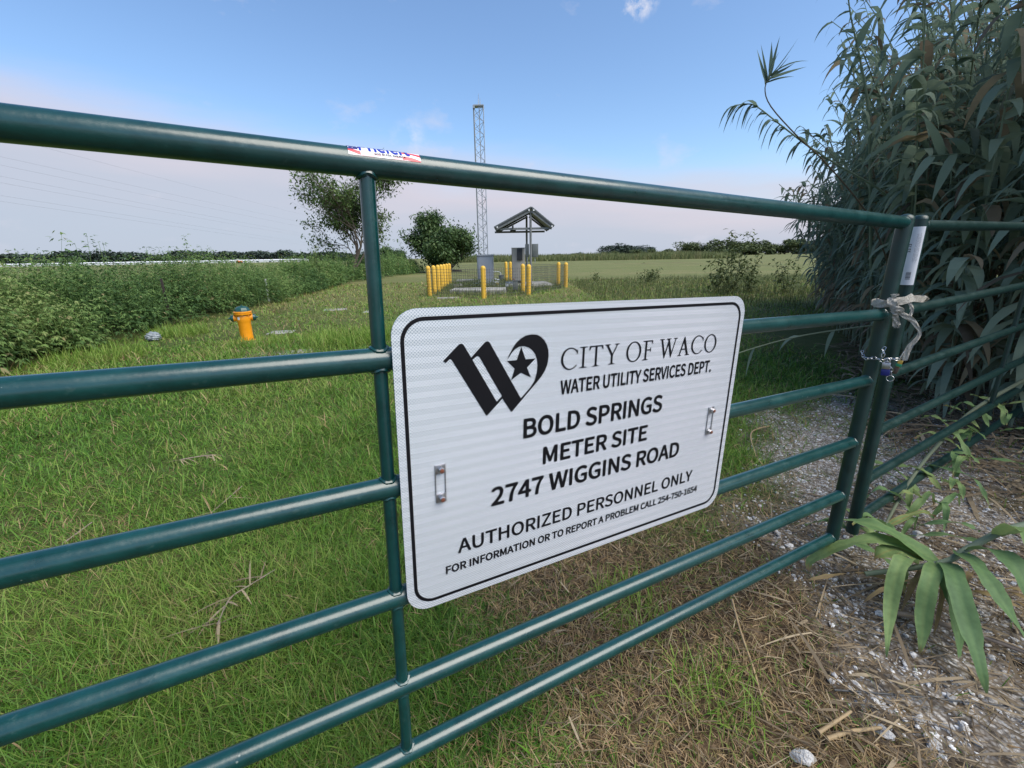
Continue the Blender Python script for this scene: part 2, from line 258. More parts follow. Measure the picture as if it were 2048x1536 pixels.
# ------------------------------------------------------------------ lettering outlines (cap height 1000)
GLYPH, ADV = [{"A":[[[5,0],[132,0],[229,306],[595,306],[690,0],[824,0],[484,1000],[344,1000]],[[261,405],[310,559],[409,898],[415,898],[516,559],[563,405]]],"B":[[[138,0],[456,0],[581,12],[686,47],[766,105],[817,187],[835,293],[825,368],[797,430],[754,477],[698,511],[632,532],[632,539],[683,563],[724,599],[753,645],[771,698],[777,756],[761,849],[715,918],[642,965],[547,991],[434,1000],[138,1000]],[[263,576],[263,900],[417,900],[502,895],[568,877],[615,847],[644,801],[653,739],[645,683],[618,637],[571,604],[503,583],[412,576]],[[263,101],[263,477],[438,477],[534,471],[610,450],[665,414],[699,364],[711,297],[699,225],[664,170],[608,131],[532,108],[438,101]]],"C":[[[514,-18],[588,-12],[655,6],[716,36],[771,76],[821,125],[752,206],[712,167],[670,135],[624,112],[574,98],[520,93],[414,111],[328,165],[263,250],[223,364],[209,503],[223,641],[265,753],[332,837],[419,889],[524,907],[573,903],[618,890],[658,870],[695,844],[728,813],[797,895],[758,932],[710,966],[655,993],[592,1011],[522,1018],[379,995],[257,928],[162,821],[101,677],[79,499],[100,321],[160,177],[253,71],[373,5]]],"D":[[[138,0],[393,0],[557,22],[687,86],[781,189],[839,329],[858,503],[838,678],[781,816],[686,917],[554,979],[387,1000],[138,1000]],[[263,104],[263,898],[376,898],[504,881],[602,832],[672,752],[714,642],[728,503],[714,365],[672,254],[602,172],[504,121],[376,104]]],"E":[[[138,0],[728,0],[728,108],[263,108],[263,472],[642,472],[642,580],[263,580],[263,893],[713,893],[713,1000],[138,1000]]],"F":[[[138,0],[263,0],[263,449],[645,449],[645,555],[263,555],[263,893],[713,893],[713,1000],[138,1000]]],"G":[[[531,-18],[608,-12],[678,4],[741,29],[795,60],[839,98],[839,518],[510,518],[510,413],[723,413],[723,151],[696,131],[663,115],[625,103],[585,95],[543,93],[426,111],[333,165],[265,250],[223,364],[209,503],[224,641],[268,753],[337,837],[429,889],[542,907],[597,902],[646,889],[688,868],[725,843],[757,813],[825,895],[787,931],[739,964],[682,992],[615,1011],[537,1018],[388,995],[262,928],[164,821],[101,677],[79,499],[101,321],[162,177],[258,71],[383,5]]],"H":[[[138,0],[263,0],[263,472],[730,472],[730,0],[857,0],[857,1000],[730,1000],[730,581],[263,581],[263,1000],[138,1000]]],"I":[[[138,0],[263,0],[263,1000],[138,1000]]],"L":[[[138,0],[701,0],[701,108],[263,108],[263,1000],[138,1000]]],"M":[[[138,0],[251,0],[251,554],[250,609],[248,669],[244,732],[239,792],[235,848],[240,848],[321,621],[510,101],[595,101],[783,621],[863,848],[869,848],[865,792],[860,732],[856,669],[854,609],[853,554],[853,0],[970,0],[970,1000],[818,1000],[627,465],[558,256],[552,256],[480,465],[289,1000],[138,1000]]],"N":[[[138,0],[256,0],[256,525],[255,588],[253,651],[249,714],[245,776],[241,837],[247,837],[355,632],[719,0],[848,0],[848,1000],[728,1000],[728,480],[729,417],[732,353],[736,288],[741,225],[746,164],[739,164],[632,370],[266,1000],[138,1000]]],"O":[[[506,-18],[647,6],[765,73],[855,181],[913,326],[933,503],[913,680],[855,823],[765,929],[647,995],[506,1018],[365,995],[247,929],[157,823],[99,680],[79,503],[99,326],[157,181],[247,73],[365,6]],[[506,93],[406,111],[324,165],[262,251],[222,365],[209,503],[222,641],[262,753],[324,837],[406,889],[506,907],[606,889],[688,837],[751,753],[790,641],[803,503],[790,365],[751,251],[688,165],[606,111]]],"P":[[[138,0],[263,0],[263,398],[428,398],[551,410],[653,446],[730,507],[779,593],[797,707],[779,821],[729,904],[651,959],[548,990],[423,1000],[138,1000]],[[263,501],[263,898],[406,898],[502,892],[576,872],[629,837],[660,782],[671,707],[661,630],[631,572],[579,532],[506,508],[412,501]]],"R":[[[263,525],[263,898],[431,898],[517,892],[584,873],[634,839],[664,789],[674,720],[664,650],[634,595],[584,556],[517,533],[431,525]],[[686,0],[828,0],[574,438],[650,465],[712,506],[759,562],[789,634],[799,720],[783,829],[735,908],[661,961],[564,991],[450,1000],[138,1000],[138,0],[263,0],[263,424],[443,424]]],"S":[[[415,-18],[530,-3],[624,37],[695,98],[739,176],[754,266],[744,346],[715,410],[671,460],[614,500],[548,533],[406,595],[359,615],[314,640],[276,670],[250,710],[240,762],[249,812],[273,852],[312,882],[364,901],[427,907],[480,903],[530,891],[575,872],[616,846],[655,814],[720,895],[674,935],[621,969],[561,995],[496,1012],[427,1018],[325,1005],[238,969],[171,913],[127,840],[112,753],[124,674],[157,611],[203,562],[258,524],[315,496],[458,434],[512,409],[559,382],[595,351],[618,309],[626,255],[617,201],[590,156],[547,122],[489,100],[416,93],[354,98],[295,115],[238,141],[186,175],[140,217],[65,130],[121,80],[185,39],[255,8],[332,-11]]],"T":[[[345,0],[472,0],[472,893],[775,893],[775,1000],[42,1000],[42,893],[345,893]]],"U":[[[492,-18],[608,-4],[706,41],[783,122],[833,244],[851,412],[851,1000],[730,1000],[730,409],[718,284],[684,194],[633,135],[568,103],[492,93],[418,103],[354,135],[304,194],[271,284],[259,409],[259,1000],[134,1000],[134,412],[151,244],[201,122],[278,41],[377,-4]]],"V":[[[321,0],[466,0],[784,1000],[656,1000],[495,458],[398,128],[393,128],[296,458],[134,1000],[1,1000]]],"W":[[[247,0],[397,0],[546,603],[596,831],[602,831],[651,603],[802,0],[955,0],[1161,1000],[1041,1000],[933,456],[878,131],[870,131],[799,456],[660,1000],[544,1000],[406,456],[336,131],[330,131],[270,456],[165,1000],[35,1000]]],"Y":[[[299,0],[424,0],[424,387],[726,1000],[595,1000],[466,717],[366,498],[360,498],[262,717],[132,1000],[-1,1000],[299,387]]],"Z":[[[68,0],[758,0],[758,108],[224,108],[752,925],[752,1000],[116,1000],[116,893],[596,893],[68,76]]],"0":[[[379,-18],[484,3],[571,65],[635,169],[676,315],[690,503],[676,690],[635,834],[571,936],[484,997],[379,1018],[274,997],[187,936],[123,834],[82,690],[68,503],[82,315],[123,169],[187,65],[274,3]],[[379,83],[316,99],[263,147],[223,229],[197,347],[188,503],[197,659],[223,776],[263,857],[316,904],[379,919],[443,904],[495,857],[536,776],[561,659],[570,503],[561,347],[536,229],[495,147],[443,99]]],"1":[[[120,0],[668,0],[668,104],[468,104],[468,1000],[372,1000],[338,982],[301,966],[261,952],[215,940],[165,929],[165,850],[344,850],[344,104],[120,104]]],"2":[[[60,0],[689,0],[689,108],[412,108],[248,98],[379,229],[488,357],[570,481],[623,604],[641,724],[628,823],[590,904],[529,965],[448,1004],[349,1018],[278,1011],[214,992],[157,961],[104,921],[55,872],[127,801],[162,838],[200,870],[242,895],[287,911],[334,917],[401,907],[453,880],[489,838],[511,783],[518,719],[501,612],[447,496],[357,370],[228,230],[60,74]]],"3":[[[359,-18],[461,-5],[549,31],[619,90],[664,169],[681,267],[670,344],[640,408],[594,459],[536,497],[469,521],[469,528],[529,555],[578,593],[615,642],[638,700],[647,768],[632,855],[593,924],[530,975],[450,1007],[355,1018],[289,1012],[229,995],[174,970],[123,937],[76,899],[143,820],[179,852],[218,879],[259,899],[304,912],[351,917],[408,909],[455,888],[490,855],[512,812],[520,758],[511,697],[482,645],[430,604],[351,577],[243,567],[243,472],[364,463],[452,436],[511,394],[544,339],[554,271],[544,208],[517,157],[474,118],[418,94],[351,86],[287,92],[232,109],[183,134],[141,166],[104,201],[40,120],[83,78],[135,40],[198,10],[272,-10]]],"4":[[[464,0],[581,0],[581,276],[715,276],[715,375],[581,375],[581,1000],[443,1000],[27,357],[27,276],[464,276]],[[464,375],[157,375],[385,716],[465,863],[471,863],[464,682]]],"5":[[[357,-18],[456,-3],[545,40],[618,110],[667,205],[685,325],[669,443],[626,532],[561,595],[478,632],[383,644],[349,642],[318,637],[288,629],[260,618],[233,604],[259,893],[636,893],[636,1000],[150,1000],[117,533],[184,491],[217,512],[248,528],[280,540],[313,547],[351,550],[420,540],[478,511],[521,464],[548,401],[558,322],[547,241],[517,176],[471,127],[413,96],[345,86],[280,92],[225,108],[177,133],[135,163],[100,196],[37,115],[81,75],[134,39],[196,10],[270,-10]]],"6":[[[411,-18],[500,-3],[579,41],[642,109],[683,199],[698,307],[686,420],[649,508],[591,571],[514,608],[420,621],[373,615],[325,600],[278,575],[233,542],[194,501],[209,663],[247,780],[302,858],[372,902],[451,915],[487,912],[522,902],[555,886],[584,865],[610,839],[681,915],[645,949],[604,977],[557,999],[505,1013],[446,1018],[333,999],[232,940],[151,837],[96,684],[76,477],[93,299],[139,161],[210,61],[302,2]],[[196,401],[237,450],[279,486],[320,510],[361,524],[400,528],[465,518],[515,489],[551,443],[573,382],[580,307],[571,231],[548,168],[511,121],[465,91],[411,80],[341,94],[285,134],[242,199],[212,288]]],"7":[[[270,0],[400,0],[414,218],[442,408],[493,582],[574,751],[693,925],[693,1000],[67,1000],[67,893],[552,893],[449,732],[373,570],[321,400],[287,212]]],"8":[[[382,-18],[486,-5],[573,31],[638,87],[680,158],[694,240],[685,315],[660,378],[623,429],[577,470],[527,503],[527,510],[563,543],[598,585],[629,635],[651,691],[659,752],[647,838],[611,911],[555,967],[479,1002],[385,1015],[296,1003],[221,969],[162,916],[124,846],[110,761],[118,702],[137,649],[167,603],[204,564],[246,531],[246,525],[191,490],[142,445],[101,389],[73,324],[63,248],[78,161],[122,88],[189,32],[277,-5]],[[450,543],[381,572],[319,606],[269,646],[236,697],[224,761],[231,815],[253,860],[287,893],[331,915],[383,922],[442,913],[489,888],[524,850],[545,801],[552,745],[548,701],[536,659],[515,619],[486,580]],[[383,75],[315,84],[257,109],[213,148],[184,199],[173,259],[180,314],[199,365],[228,411],[266,451],[311,486],[393,451],[465,415],[523,371],[562,316],[576,244],[567,188],[541,142],[501,106],[448,83]]],"9":[[[321,-18],[430,2],[529,63],[609,171],[664,329],[683,543],[667,714],[620,847],[548,942],[455,999],[346,1018],[257,1003],[178,959],[116,891],[75,802],[60,693],[73,581],[109,494],[167,430],[243,392],[336,379],[386,385],[435,401],[482,426],[527,460],[566,501],[549,339],[511,221],[457,143],[391,99],[316,86],[278,89],[241,99],[207,115],[175,136],[147,162],[79,85],[115,51],[157,23],[205,1],[259,-13]],[[565,606],[524,555],[482,517],[439,492],[397,477],[356,472],[292,482],[242,511],[206,557],[185,619],[177,693],[186,770],[209,833],[246,880],[293,910],[348,921],[418,908],[475,869],[519,806],[549,717]]],".":[[[190,-18],[218,-13],[242,-1],[262,19],[275,45],[280,76],[275,108],[262,135],[242,155],[218,167],[190,172],[161,167],[136,155],[117,135],[104,108],[100,76],[104,45],[117,19],[136,-1],[161,-13]]],"-":[[[63,334],[412,334],[412,430],[63,430]]],"r":[[[125,0],[251,0],[251,476],[283,542],[320,591],[359,624],[398,642],[436,648],[454,647],[468,646],[482,643],[495,640],[509,636],[532,743],[518,750],[504,754],[488,758],[471,759],[453,760],[405,753],[358,733],[316,701],[277,658],[243,606],[240,606],[228,741],[125,741]]],"i":[[[125,0],[251,0],[251,741],[125,741]],[[188,893],[216,897],[239,908],[256,926],[267,949],[271,977],[267,1003],[256,1026],[239,1043],[216,1053],[188,1057],[161,1053],[138,1043],[121,1026],[110,1003],[106,977],[110,949],[121,926],[138,908],[161,897]]],"e":[[[426,-18],[483,-14],[536,-4],[584,13],[628,33],[668,57],[625,140],[591,120],[556,104],[520,92],[481,84],[439,82],[361,94],[294,127],[243,181],[209,253],[194,341],[693,341],[698,412],[686,529],[649,626],[588,698],[506,744],[402,760],[303,742],[213,692],[139,611],[89,503],[71,370],[89,236],[139,128],[215,48],[313,-1]],[[192,430],[210,510],[243,574],[289,621],[344,650],[405,660],[469,651],[520,622],[558,576],[581,511],[589,430]]],"f":[[[45,640],[146,640],[146,0],[270,0],[270,640],[427,640],[427,741],[270,741],[270,858],[274,910],[287,951],[307,980],[337,998],[375,1004],[391,1003],[408,1001],[425,997],[442,991],[458,983],[486,1080],[464,1088],[441,1094],[415,1099],[389,1102],[361,1103],[282,1092],[222,1061],[179,1010],[154,942],[146,859],[146,741],[45,734]]],"t":[[[357,-18],[385,-16],[414,-12],[442,-6],[469,1],[495,10],[471,104],[455,97],[438,92],[420,87],[403,84],[386,83],[341,89],[309,107],[287,136],[275,176],[271,225],[271,640],[473,640],[473,741],[271,741],[271,949],[168,949],[154,741],[37,734],[37,640],[147,640],[147,229],[154,146],[176,78],[216,26],[275,-6]]]},{"A":829,"B":896,"C":870,"D":938,"E":803,"F":753,"G":940,"H":993,"I":400,"L":741,"M":1108,"N":986,"O":1012,"P":863,"R":866,"S":813,"T":817,"U":983,"V":784,"W":1198,"Y":724,"Z":822,"0":757,"1":757,"2":757,"3":757,"4":757,"5":757,"6":757,"7":757,"8":757,"9":757,".":379,"-":473,"r":529,"i":375,"e":756,"f":443,"t":514," ":306}]
def arc(cx, cy, rx, ry, a0, a1, n=28): return [(cx + rx * math.cos(R(a0 + (a1 - a0) * i / n)), cy + ry * math.sin(R(a0 + (a1 - a0) * i / n))) for i in range(n + 1)]
SERIF = {
 'I': ([[(0,0),(.36,0),(.36,.025),(.225,.05),(.225,.95),(.36,.975),(.36,1),(0,1),(0,.975),(.135,.95),(.135,.05),(0,.025)]], .36),
 'T': ([[(.2,0),(.52,0),(.52,.025),(.405,.05),(.405,.95),(.62,.95),(.69,.8),(.715,.8),(.70,1.0),(.02,1.0),(.005,.8),(.03,.8),(.1,.95),(.315,.95),(.315,.05),(.2,.025)]], .72),
 'O': ([arc(.42,.5,.42,.52,0,355,40), arc(.42,.5,.325,.475,0,355,40)], .84),
 'C': ([arc(.43,.5,.43,.52,40,322,40) + arc(.45,.5,.355,.475,318,44,40)[:-1] + [(.735,.80),(.76,.70),(.785,.70),(.79,.94)]], .80),
 'Y': ([[(.22,0),(.54,0),(.54,.025),(.425,.05),(.425,.45),(.66,.95),(.75,.975),(.75,1),(.52,1),(.52,.975),(.61,.95),(.405,.52),(.17,.95),(.27,.975),(.27,1),(0,1),(0,.975),(.07,.95),(.335,.45),(.335,.05),(.22,.025)]], .75),
 'F': ([[(0,0),(.32,0),(.32,.025),(.225,.05),(.225,.49),(.42,.49),(.45,.41),(.47,.41),(.47,.63),(.45,.63),(.42,.54),(.225,.54),(.225,.95),(.48,.95),(.54,.83),(.565,.83),(.55,1),(0,1),(0,.975),(.135,.95),(.135,.05),(0,.025)]], .57),
 'A': ([[(0,0),(.22,0),(.22,.025),(.14,.05),(.22,.32),(.47,.32),(.56,.05),(.48,.025),(.48,0),(.76,0),(.76,.025),(.67,.05),(.39,1.02),(.35,1.02),(.08,.05),(0,.025)], [(.24,.37),(.345,.74),(.455,.37)]], .76),
 'W': ([[(0,1),(.27,1),(.27,.975),(.18,.955),(.355,.23),(.53,.86),(.49,.955),(.41,.975),(.41,1),(.69,1),(.69,.975),(.60,.955),(.775,.23),(.97,.955),(.87,.975),(.87,1),(1.1,1),(1.1,.975),(1.01,.955),(.755,-.02),(.725,-.02),(.55,.68),(.345,-.02),(.315,-.02),(.085,.955),(0,.975)]], 1.1),
}
def fill_mesh(name, outlines, offset=0.0):
    """Filled flat mesh from closed outlines (holes cut by even-odd filling)."""
    cu = bpy.data.curves.new(name, 'CURVE'); cu.dimensions = '2D'; cu.fill_mode = 'BOTH'; cu.offset = offset
    for pl in outlines:
        s = cu.splines.new('POLY'); s.points.add(len(pl) - 1)
        s.points.foreach_set('co', [v for x, y in pl for v in (x, y, 0, 1)]); s.use_cyclic_u = True
    ob = bpy.data.objects.new(name, cu); COL.objects.link(ob)
    dg = bpy.context.evaluated_depsgraph_get(); dg.update()
    me = bpy.data.meshes.new_from_object(ob.evaluated_get(dg))
    bpy.data.objects.remove(ob); bpy.data.curves.remove(cu)
    return me
def line_outlines(txt, serif=False, gap=0.10, space=0.32):
    x = 0; out = []
    for ch in txt:
        if serif:
            if ch == ' ': x += space; continue
            for pl in SERIF[ch][0]: out.append([(x + a, b) for a, b in pl])
            x += SERIF[ch][1] + gap
        else:
            for pl in GLYPH.get(ch, []): out.append([(x + a / 1000, b / 1000) for a, b in pl])
            x += ADV[ch] / 1000
    return out
def text_part(name, txt, mtl, parent, x0, x1, y0, cap, z, weight=0.0, serif=False, label=None):
    ol = line_outlines(txt, serif)
    me = fill_mesh(name, ol)
    if weight:                                    # heavier letters: the outline repeated all round by the extra stroke
        n0 = len(me.vertices); co = np.empty(n0 * 3, np.float32); me.vertices.foreach_get('co', co); co = co.reshape(-1, 3)
        fl = [tuple(p_.vertices) for p_ in me.polygons]; vs_ = []; fs_ = []
        for k in range(9):
            d = (0, 0) if k == 8 else (math.cos(k * PI / 4) * weight, math.sin(k * PI / 4) * weight)
            vs_ += [(q[0] + d[0], q[1] + d[1], k * 1e-5) for q in co.tolist()]; fs_ += [tuple(i + n0 * k for i in f) for f in fl]
        me = bpy.data.meshes.new(name); me.from_pydata(vs_, [], fs_)
    xs = [v.co.x for v in me.vertices]; a, b = min(xs), max(xs)
    sx = (x1 - x0) / (b - a)
    for v in me.vertices: v.co = ((v.co.x - a) * sx + x0, v.co.y * cap + y0, z + v.co.z)
    me.materials.clear(); me.materials.append(mtl)
    o = bpy.data.objects.new(name, me); COL.objects.link(o); o.parent = parent
    if label: o['label'] = label
    return o

# ------------------------------------------------------------------ the two leaves of the tube gate
GO = Vector((-0.21979, 0.74899, 1.46327)); GU = Vector((0.881532, 0.471199, -0.029559)); GW = Vector((0.028114, 0.010106, 0.999554)); GN = Vector((0.471292, -0.881977, 0.0))
def GP(a, b, s=0.0): return GO + GU * a + GW * b + GN * s
def frame_empty(name, o, u, w, n, label, cat, group=None):
    e = empty(name, (0, 0, 0), label, cat, group)
    e.matrix_world = Matrix(((u.x, w.x, n.x, o.x), (u.y, w.y, n.y, o.y), (u.z, w.z, n.z, o.z), (0, 0, 0, 1)))
    return e
RAILS = [0.0, -0.3107, -0.5569, -0.8035, -1.0326, -1.2289]
END = 1.7838; GB = -1.285                       # b of the gate's foot: local y = b - GB
gate = frame_empty('tube_gate', GP(0, GB), GU, GW, GN, 'long green tube gate that carries the white sign, flag sticker on its top rail', 'gate', 'leaves of the green tube gate')
RR = 0.0207
def weld_ring(bm, c, axis, r, w=0.0045):
    a, b = frame_of(axis); c = Vector(c); n = 26
    pts = [c + (a * math.cos(2 * PI * k / n) + b * math.sin(2 * PI * k / n)) * (r + 0.0008 * math.sin(k * 2.4)) for k in range(n)]
    add_tube(bm, pts, w, 6, closed=True)
for i, b in enumerate(RAILS):
    bm = bmesh.new(); y = b - GB
    x1 = END - 0.012
    add_tube(bm, [(-2.3, y, 0), (-1.2, y, 0), (0, y, 0), (0.9, y, 0), (x1, y, 0)], RR, 24)
    if i: weld_ring(bm, (END - 0.0235, y, 0), (1, 0, 0), RR - 0.001, 0.003)
    obj('top_rail' if i == 0 else 'rail', bm, M_GATE, gate, 40)
bm = bmesh.new()                                  # upright between the rails, welded in short lengths
for i in range(5):
    y0, y1 = RAILS[i] - GB - RR * 0.8, RAILS[i + 1] - GB + RR * 0.8
    add_tube(bm, [(0, y0, 0), (0, y1, 0)], 0.0124, 18)
    for yy, sgn in ((y0, -1), (y1, 1)):
        # the weld runs round the foot of the upright, saddle shaped on the rail
        pts = []
        for k in range(22):
            t = 2 * PI * k / 22; rx = 0.0135; zx = rx * math.sin(t)
            lift = RR - math.sqrt(max(0, RR * RR - zx * zx))
            yc = (RAILS[i] - GB - RR + lift) if sgn < 0 else (RAILS[i + 1] - GB + RR - lift)
            pts.append((rx * math.cos(t), yc + 0.0015 * math.sin(5 * t) * 0.4, zx))
        add_tube(bm, pts, [0.0038 + 0.0008 * math.sin(k * 1.9) for k in range(22)], 6, closed=True)
obj('stile', bm, M_GATE, gate, 40)
bm = bmesh.new()                                  # rounded-top end upright
add_tube(bm, [(END, 0.0, 0), (END, 0.55, 0), (END, -GB + 0.012, 0)], 0.0238, 24, cap=True)
pts = [(0.0238 * math.cos(t), -GB + 0.012 + 0.017 * math.sin(t)) for t in [0, .3, .6, .9, 1.2, 1.45]]
add_lathe(bm, [(r, y) for r, y in pts] + [(0, -GB + 0.029)], (END, 0, 0), (0, 1, 0), 24)
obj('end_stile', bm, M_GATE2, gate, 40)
bm = bmesh.new()
add_tube(bm, [(-2.3, -0.02, 0), (-2.3, -GB + 0.03, 0)], 0.0238, 20)
obj('hinge_stile', bm, M_GATE, gate, 40)

# flag sticker wrapped over the top rail: white, with a starred blue corner, red waves and two lines of lettering
def cyl(a, th, r): return (a, -GB + r * math.sin(th), r * math.cos(th))      # th = 0 faces the camera side, 90 deg = top
m = bpy.data.materials.new('flag_sticker'); m.use_nodes = True; t = m.node_tree; t.nodes.clear()
out = N(t, 'ShaderNodeOutputMaterial'); p = N(t, 'ShaderNodeBsdfPrincipled', i_Roughness=0.35); t.links.new(p.outputs[0], out.inputs[0])
au = N(t, 'ShaderNodeAttribute', attribute_name='su').outputs['Fac']; av = N(t, 'ShaderNodeAttribute', attribute_name='sv').outputs['Fac']
wav = math_n(t, 'ADD', math_n(t, 'MULTIPLY', av, 3.6), math_n(t, 'MULTIPLY', math_n(t, 'SINE', math_n(t, 'MULTIPLY', au, 6.0)), 0.55))
stripe = math_n(t, 'GREATER_THAN', math_n(t, 'FRACT', wav), 0.5)
dist = math_n(t, 'ABSOLUTE', math_n(t, 'SUBTRACT', au, 0.45))
inner = math_n(t, 'LESS_THAN', dist, 0.29)
low = math_n(t, 'LESS_THAN', av, 0.12)
keep = math_n(t, 'MULTIPLY', stripe, math_n(t, 'MAXIMUM', math_n(t, 'SUBTRACT', 1.0, inner), math_n(t, 'MULTIPLY', low, 0.45)))
colr = mix_n(t, keep, (0.82, 0.82, 0.84), (0.55, 0.045, 0.06))
canton = math_n(t, 'MULTIPLY', math_n(t, 'LESS_THAN', math_n(t, 'ADD', au, math_n(t, 'MULTIPLY', av, -0.16)), 0.09), math_n(t, 'GREATER_THAN', av, 0.22))
colr = mix_n(t, canton, colr, (0.03, 0.035, 0.16))
vor = N(t, 'ShaderNodeTexVoronoi', i_Scale=1.0)
cmb = N(t, 'ShaderNodeCombineXYZ'); t.links.new(math_n(t, 'MULTIPLY', au, 34.0), cmb.inputs[0]); t.links.new(math_n(t, 'MULTIPLY', av, 7.0), cmb.inputs[1]); t.links.new(cmb.outputs[0], vor.inputs['Vector'])
star = math_n(t, 'MULTIPLY', math_n(t, 'LESS_THAN', vor.outputs['Distance'], 0.24), canton)
colr = mix_n(t, star, colr, (0.8, 0.8, 0.82)); t.links.new(colr, p.inputs['Base Color'])
M_FLAG = m
A0, A1, T0, T1 = -0.028, 0.082, R(17), R(140)
V = []; F = []; su = []; sv = []
for j in range(19):
    for i in range(31):
        V.append(cyl(A0 + (A1 - A0) * i / 30, T0 + (T1 - T0) * j / 18, RR + 0.0005)); su.append(i / 30); sv.append(j / 18)
for j in range(18):
    for i in range(30): F.append((j * 31 + i, j * 31 + i + 1, (j + 1) * 31 + i + 1, (j + 1) * 31 + i))
stick = mesh_np('flag_sticker', V, F, M_FLAG, {'su': su, 'sv': sv}, gate, True)
stick['label'] = 'American flag sticker with blue and black lettering'
M_BLUE = flat('sticker_blue', (0.02, 0.04, 0.36), 0.35)
def wrapped_text(txt, mtl, a0, a1, t0, t1, wt):
    me = fill_mesh('lettering', line_outlines(txt), wt)
    bm2 = bmesh.new(); bm2.from_mesh(me)
    xs = [v.co.x for v in bm2.verts]; lo, hi = min(xs), max(xs)
    bmesh.ops.triangulate(bm2, faces=bm2.faces[:])
    bmesh.ops.subdivide_edges(bm2, edges=[e for e in bm2.edges if abs(e.verts[0].co.y - e.verts[1].co.y) > 0.3], cuts=2)
    for v in bm2.verts: v.co = cyl(a0 + (v.co.x - lo) / (hi - lo) * (a1 - a0), t0 + v.co.y * (t1 - t0), RR + 0.00095)
    o = obj('lettering', bm2, mtl, stick); return o
wrapped_text('Priefert', M_BLUE, -0.012, 0.066, R(44), R(112), 0.05)
wrapped_text('GOD BLESS AMERICA', M_BLACK, 0.010, 0.058, R(27), R(36), 0.03)

# second, shorter leaf behind and beyond the chained end
yaw2, tl2 = 0.5342, -0.0156
h2 = Vector((math.cos(yaw2), math.sin(yaw2), 0)); U2 = h2 * math.cos(tl2) - Vector((0, 0, 1)) * math.sin(tl2); W2 = h2 * math.sin(tl2) + Vector((0, 0, 1)) * math.cos(tl2)
N2 = U2.cross(W2)
LO = Vector((1.4852, 1.6849, 0.0839 + CAMH)); RAILS2 = [0.0014, -0.3089, -0.5621, -0.8077, -1.0326, -1.2226]; LB = -1.28
leaf2 = frame_empty('tube_gate', LO + W2 * LB, U2, W2, N2, 'short green tube gate leaf running in among the reeds, white label on its upright', 'gate', 'leaves of the green tube gate')
for i, b in enumerate(RAILS2):
    bm = bmesh.new(); y = b - LB
    add_tube(bm, [(0.01, y, 0), (1.0, y, 0), (2.45, y, 0)], 0.0195, 20)
    weld_ring(bm, (0.0225, y, 0), (1, 0, 0), 0.0188, 0.003)
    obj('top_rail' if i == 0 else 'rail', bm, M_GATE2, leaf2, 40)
bm = bmesh.new(); add_tube(bm, [(0, -0.005, 0), (0, 0.6, 0), (0, -LB + 0.022, 0)], 0.0235, 24)
add_lathe(bm, [(0.0235, -LB + 0.0223), (0.021, -LB + 0.031), (0.014, -LB + 0.036), (0, -LB + 0.038)], (0, 0, 0), (0, 1, 0), 24)
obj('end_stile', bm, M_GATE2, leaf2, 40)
bm = bmesh.new(); add_tube(bm, [(1.655, RAILS2[5] - LB + 0.019, 0), (1.655, RAILS2[0] - LB - 0.019, 0)], 0.0124, 16)
obj('stile', bm, M_GATE2, leaf2, 40)
bm = bmesh.new(); add_tube(bm, [(2.45, 0, 0), (2.45, -LB + 0.03, 0)], 0.0235, 20)
obj('hinge_stile', bm, M_GATE2, leaf2, 40)
# white printed label on the near side of the upright
M_LABEL = flat('label_white', (0.62, 0.64, 0.68), 0.5)
M_INK = flat('label_ink', (0.06, 0.06, 0.07), 0.6); M_GREYINK = flat('label_grey_ink', (0.33, 0.34, 0.36), 0.6)
phi0 = -math.atan2(Vector((-LO.x, -LO.y, 0)).dot(U2), Vector((-LO.x, -LO.y, 0)).dot(N2))    # direction of the viewer side
def cyl2(q, y, r=0.0241): a = -phi0 + q / 0.0235; return (r * math.sin(a), y, r * math.cos(a))
LY1 = -LB - 0.003; LY0 = LY1 - 0.205
def patch(q0, q1, y0, y1, mtl, name, par, r=0.0241):
    V = []; F = []; n = 10
    for j, y in enumerate((y0, y1)):
        for i in range(n + 1): V.append(cyl2(q0 + (q1 - q0) * i / n, y, r))
    for i in range(n): F.append((i, i + 1, n + 2 + i, n + 1 + i))
    return mesh_np(name, V, F, mtl, None, par, True)
lab = patch(-0.020, 0.022, LY0, LY1, M_LABEL, 'sticker_label', leaf2); lab['label'] = 'white printed label with a barcode'
bars = []
def bar(bmm, q0, q1, y0, y1):
    n = max(1, int(abs(q1 - q0) / 0.004)); 
    for i in range(n):
        qa, qb = q0 + (q1 - q0) * i / n, q0 + (q1 - q0) * (i + 1) / n
        bmm.faces.new([bmm.verts.new(cyl2(q, y, 0.0245)) for q, y in ((qa, y0), (qb, y0), (qb, y1), (qa, y1))])
bm = bmesh.new()
yb = LY0 + 0.020
for k, wd in enumerate((2, 1, 1, 3, 1, 2, 1, 1, 2, 3, 1, 2)):
    bar(bm, -0.008, 0.006, yb, yb + wd * 0.0007); yb += wd * 0.0007 + 0.0011
obj('barcode', bm, M_INK, lab); bm = bmesh.new()
for k in range(4):                                     # bold code printed up the edge
    y = LY1 - 0.062 - k * 0.008
    bar(bm, -0.017, -0.009, y, y + 0.0024)
    if k in (0, 2, 3): bar(bm, -0.017, -0.0155, y - 0.003, y); bar(bm, -0.0105, -0.009, y - 0.003, y)
obj('printed_code', bm, M_INK, lab)
bm = bmesh.new()
for q in (0.001, 0.004, 0.007, 0.010, 0.013):
    y = LY1 - 0.02 - random.random() * 0.02
    while y > LY1 - 0.12: 
        l = random.uniform(0.004, 0.016); bar(bm, q, q + 0.0009, y - l, y); y -= l + 0.003
obj('fine_print', bm, M_GREYINK, lab)

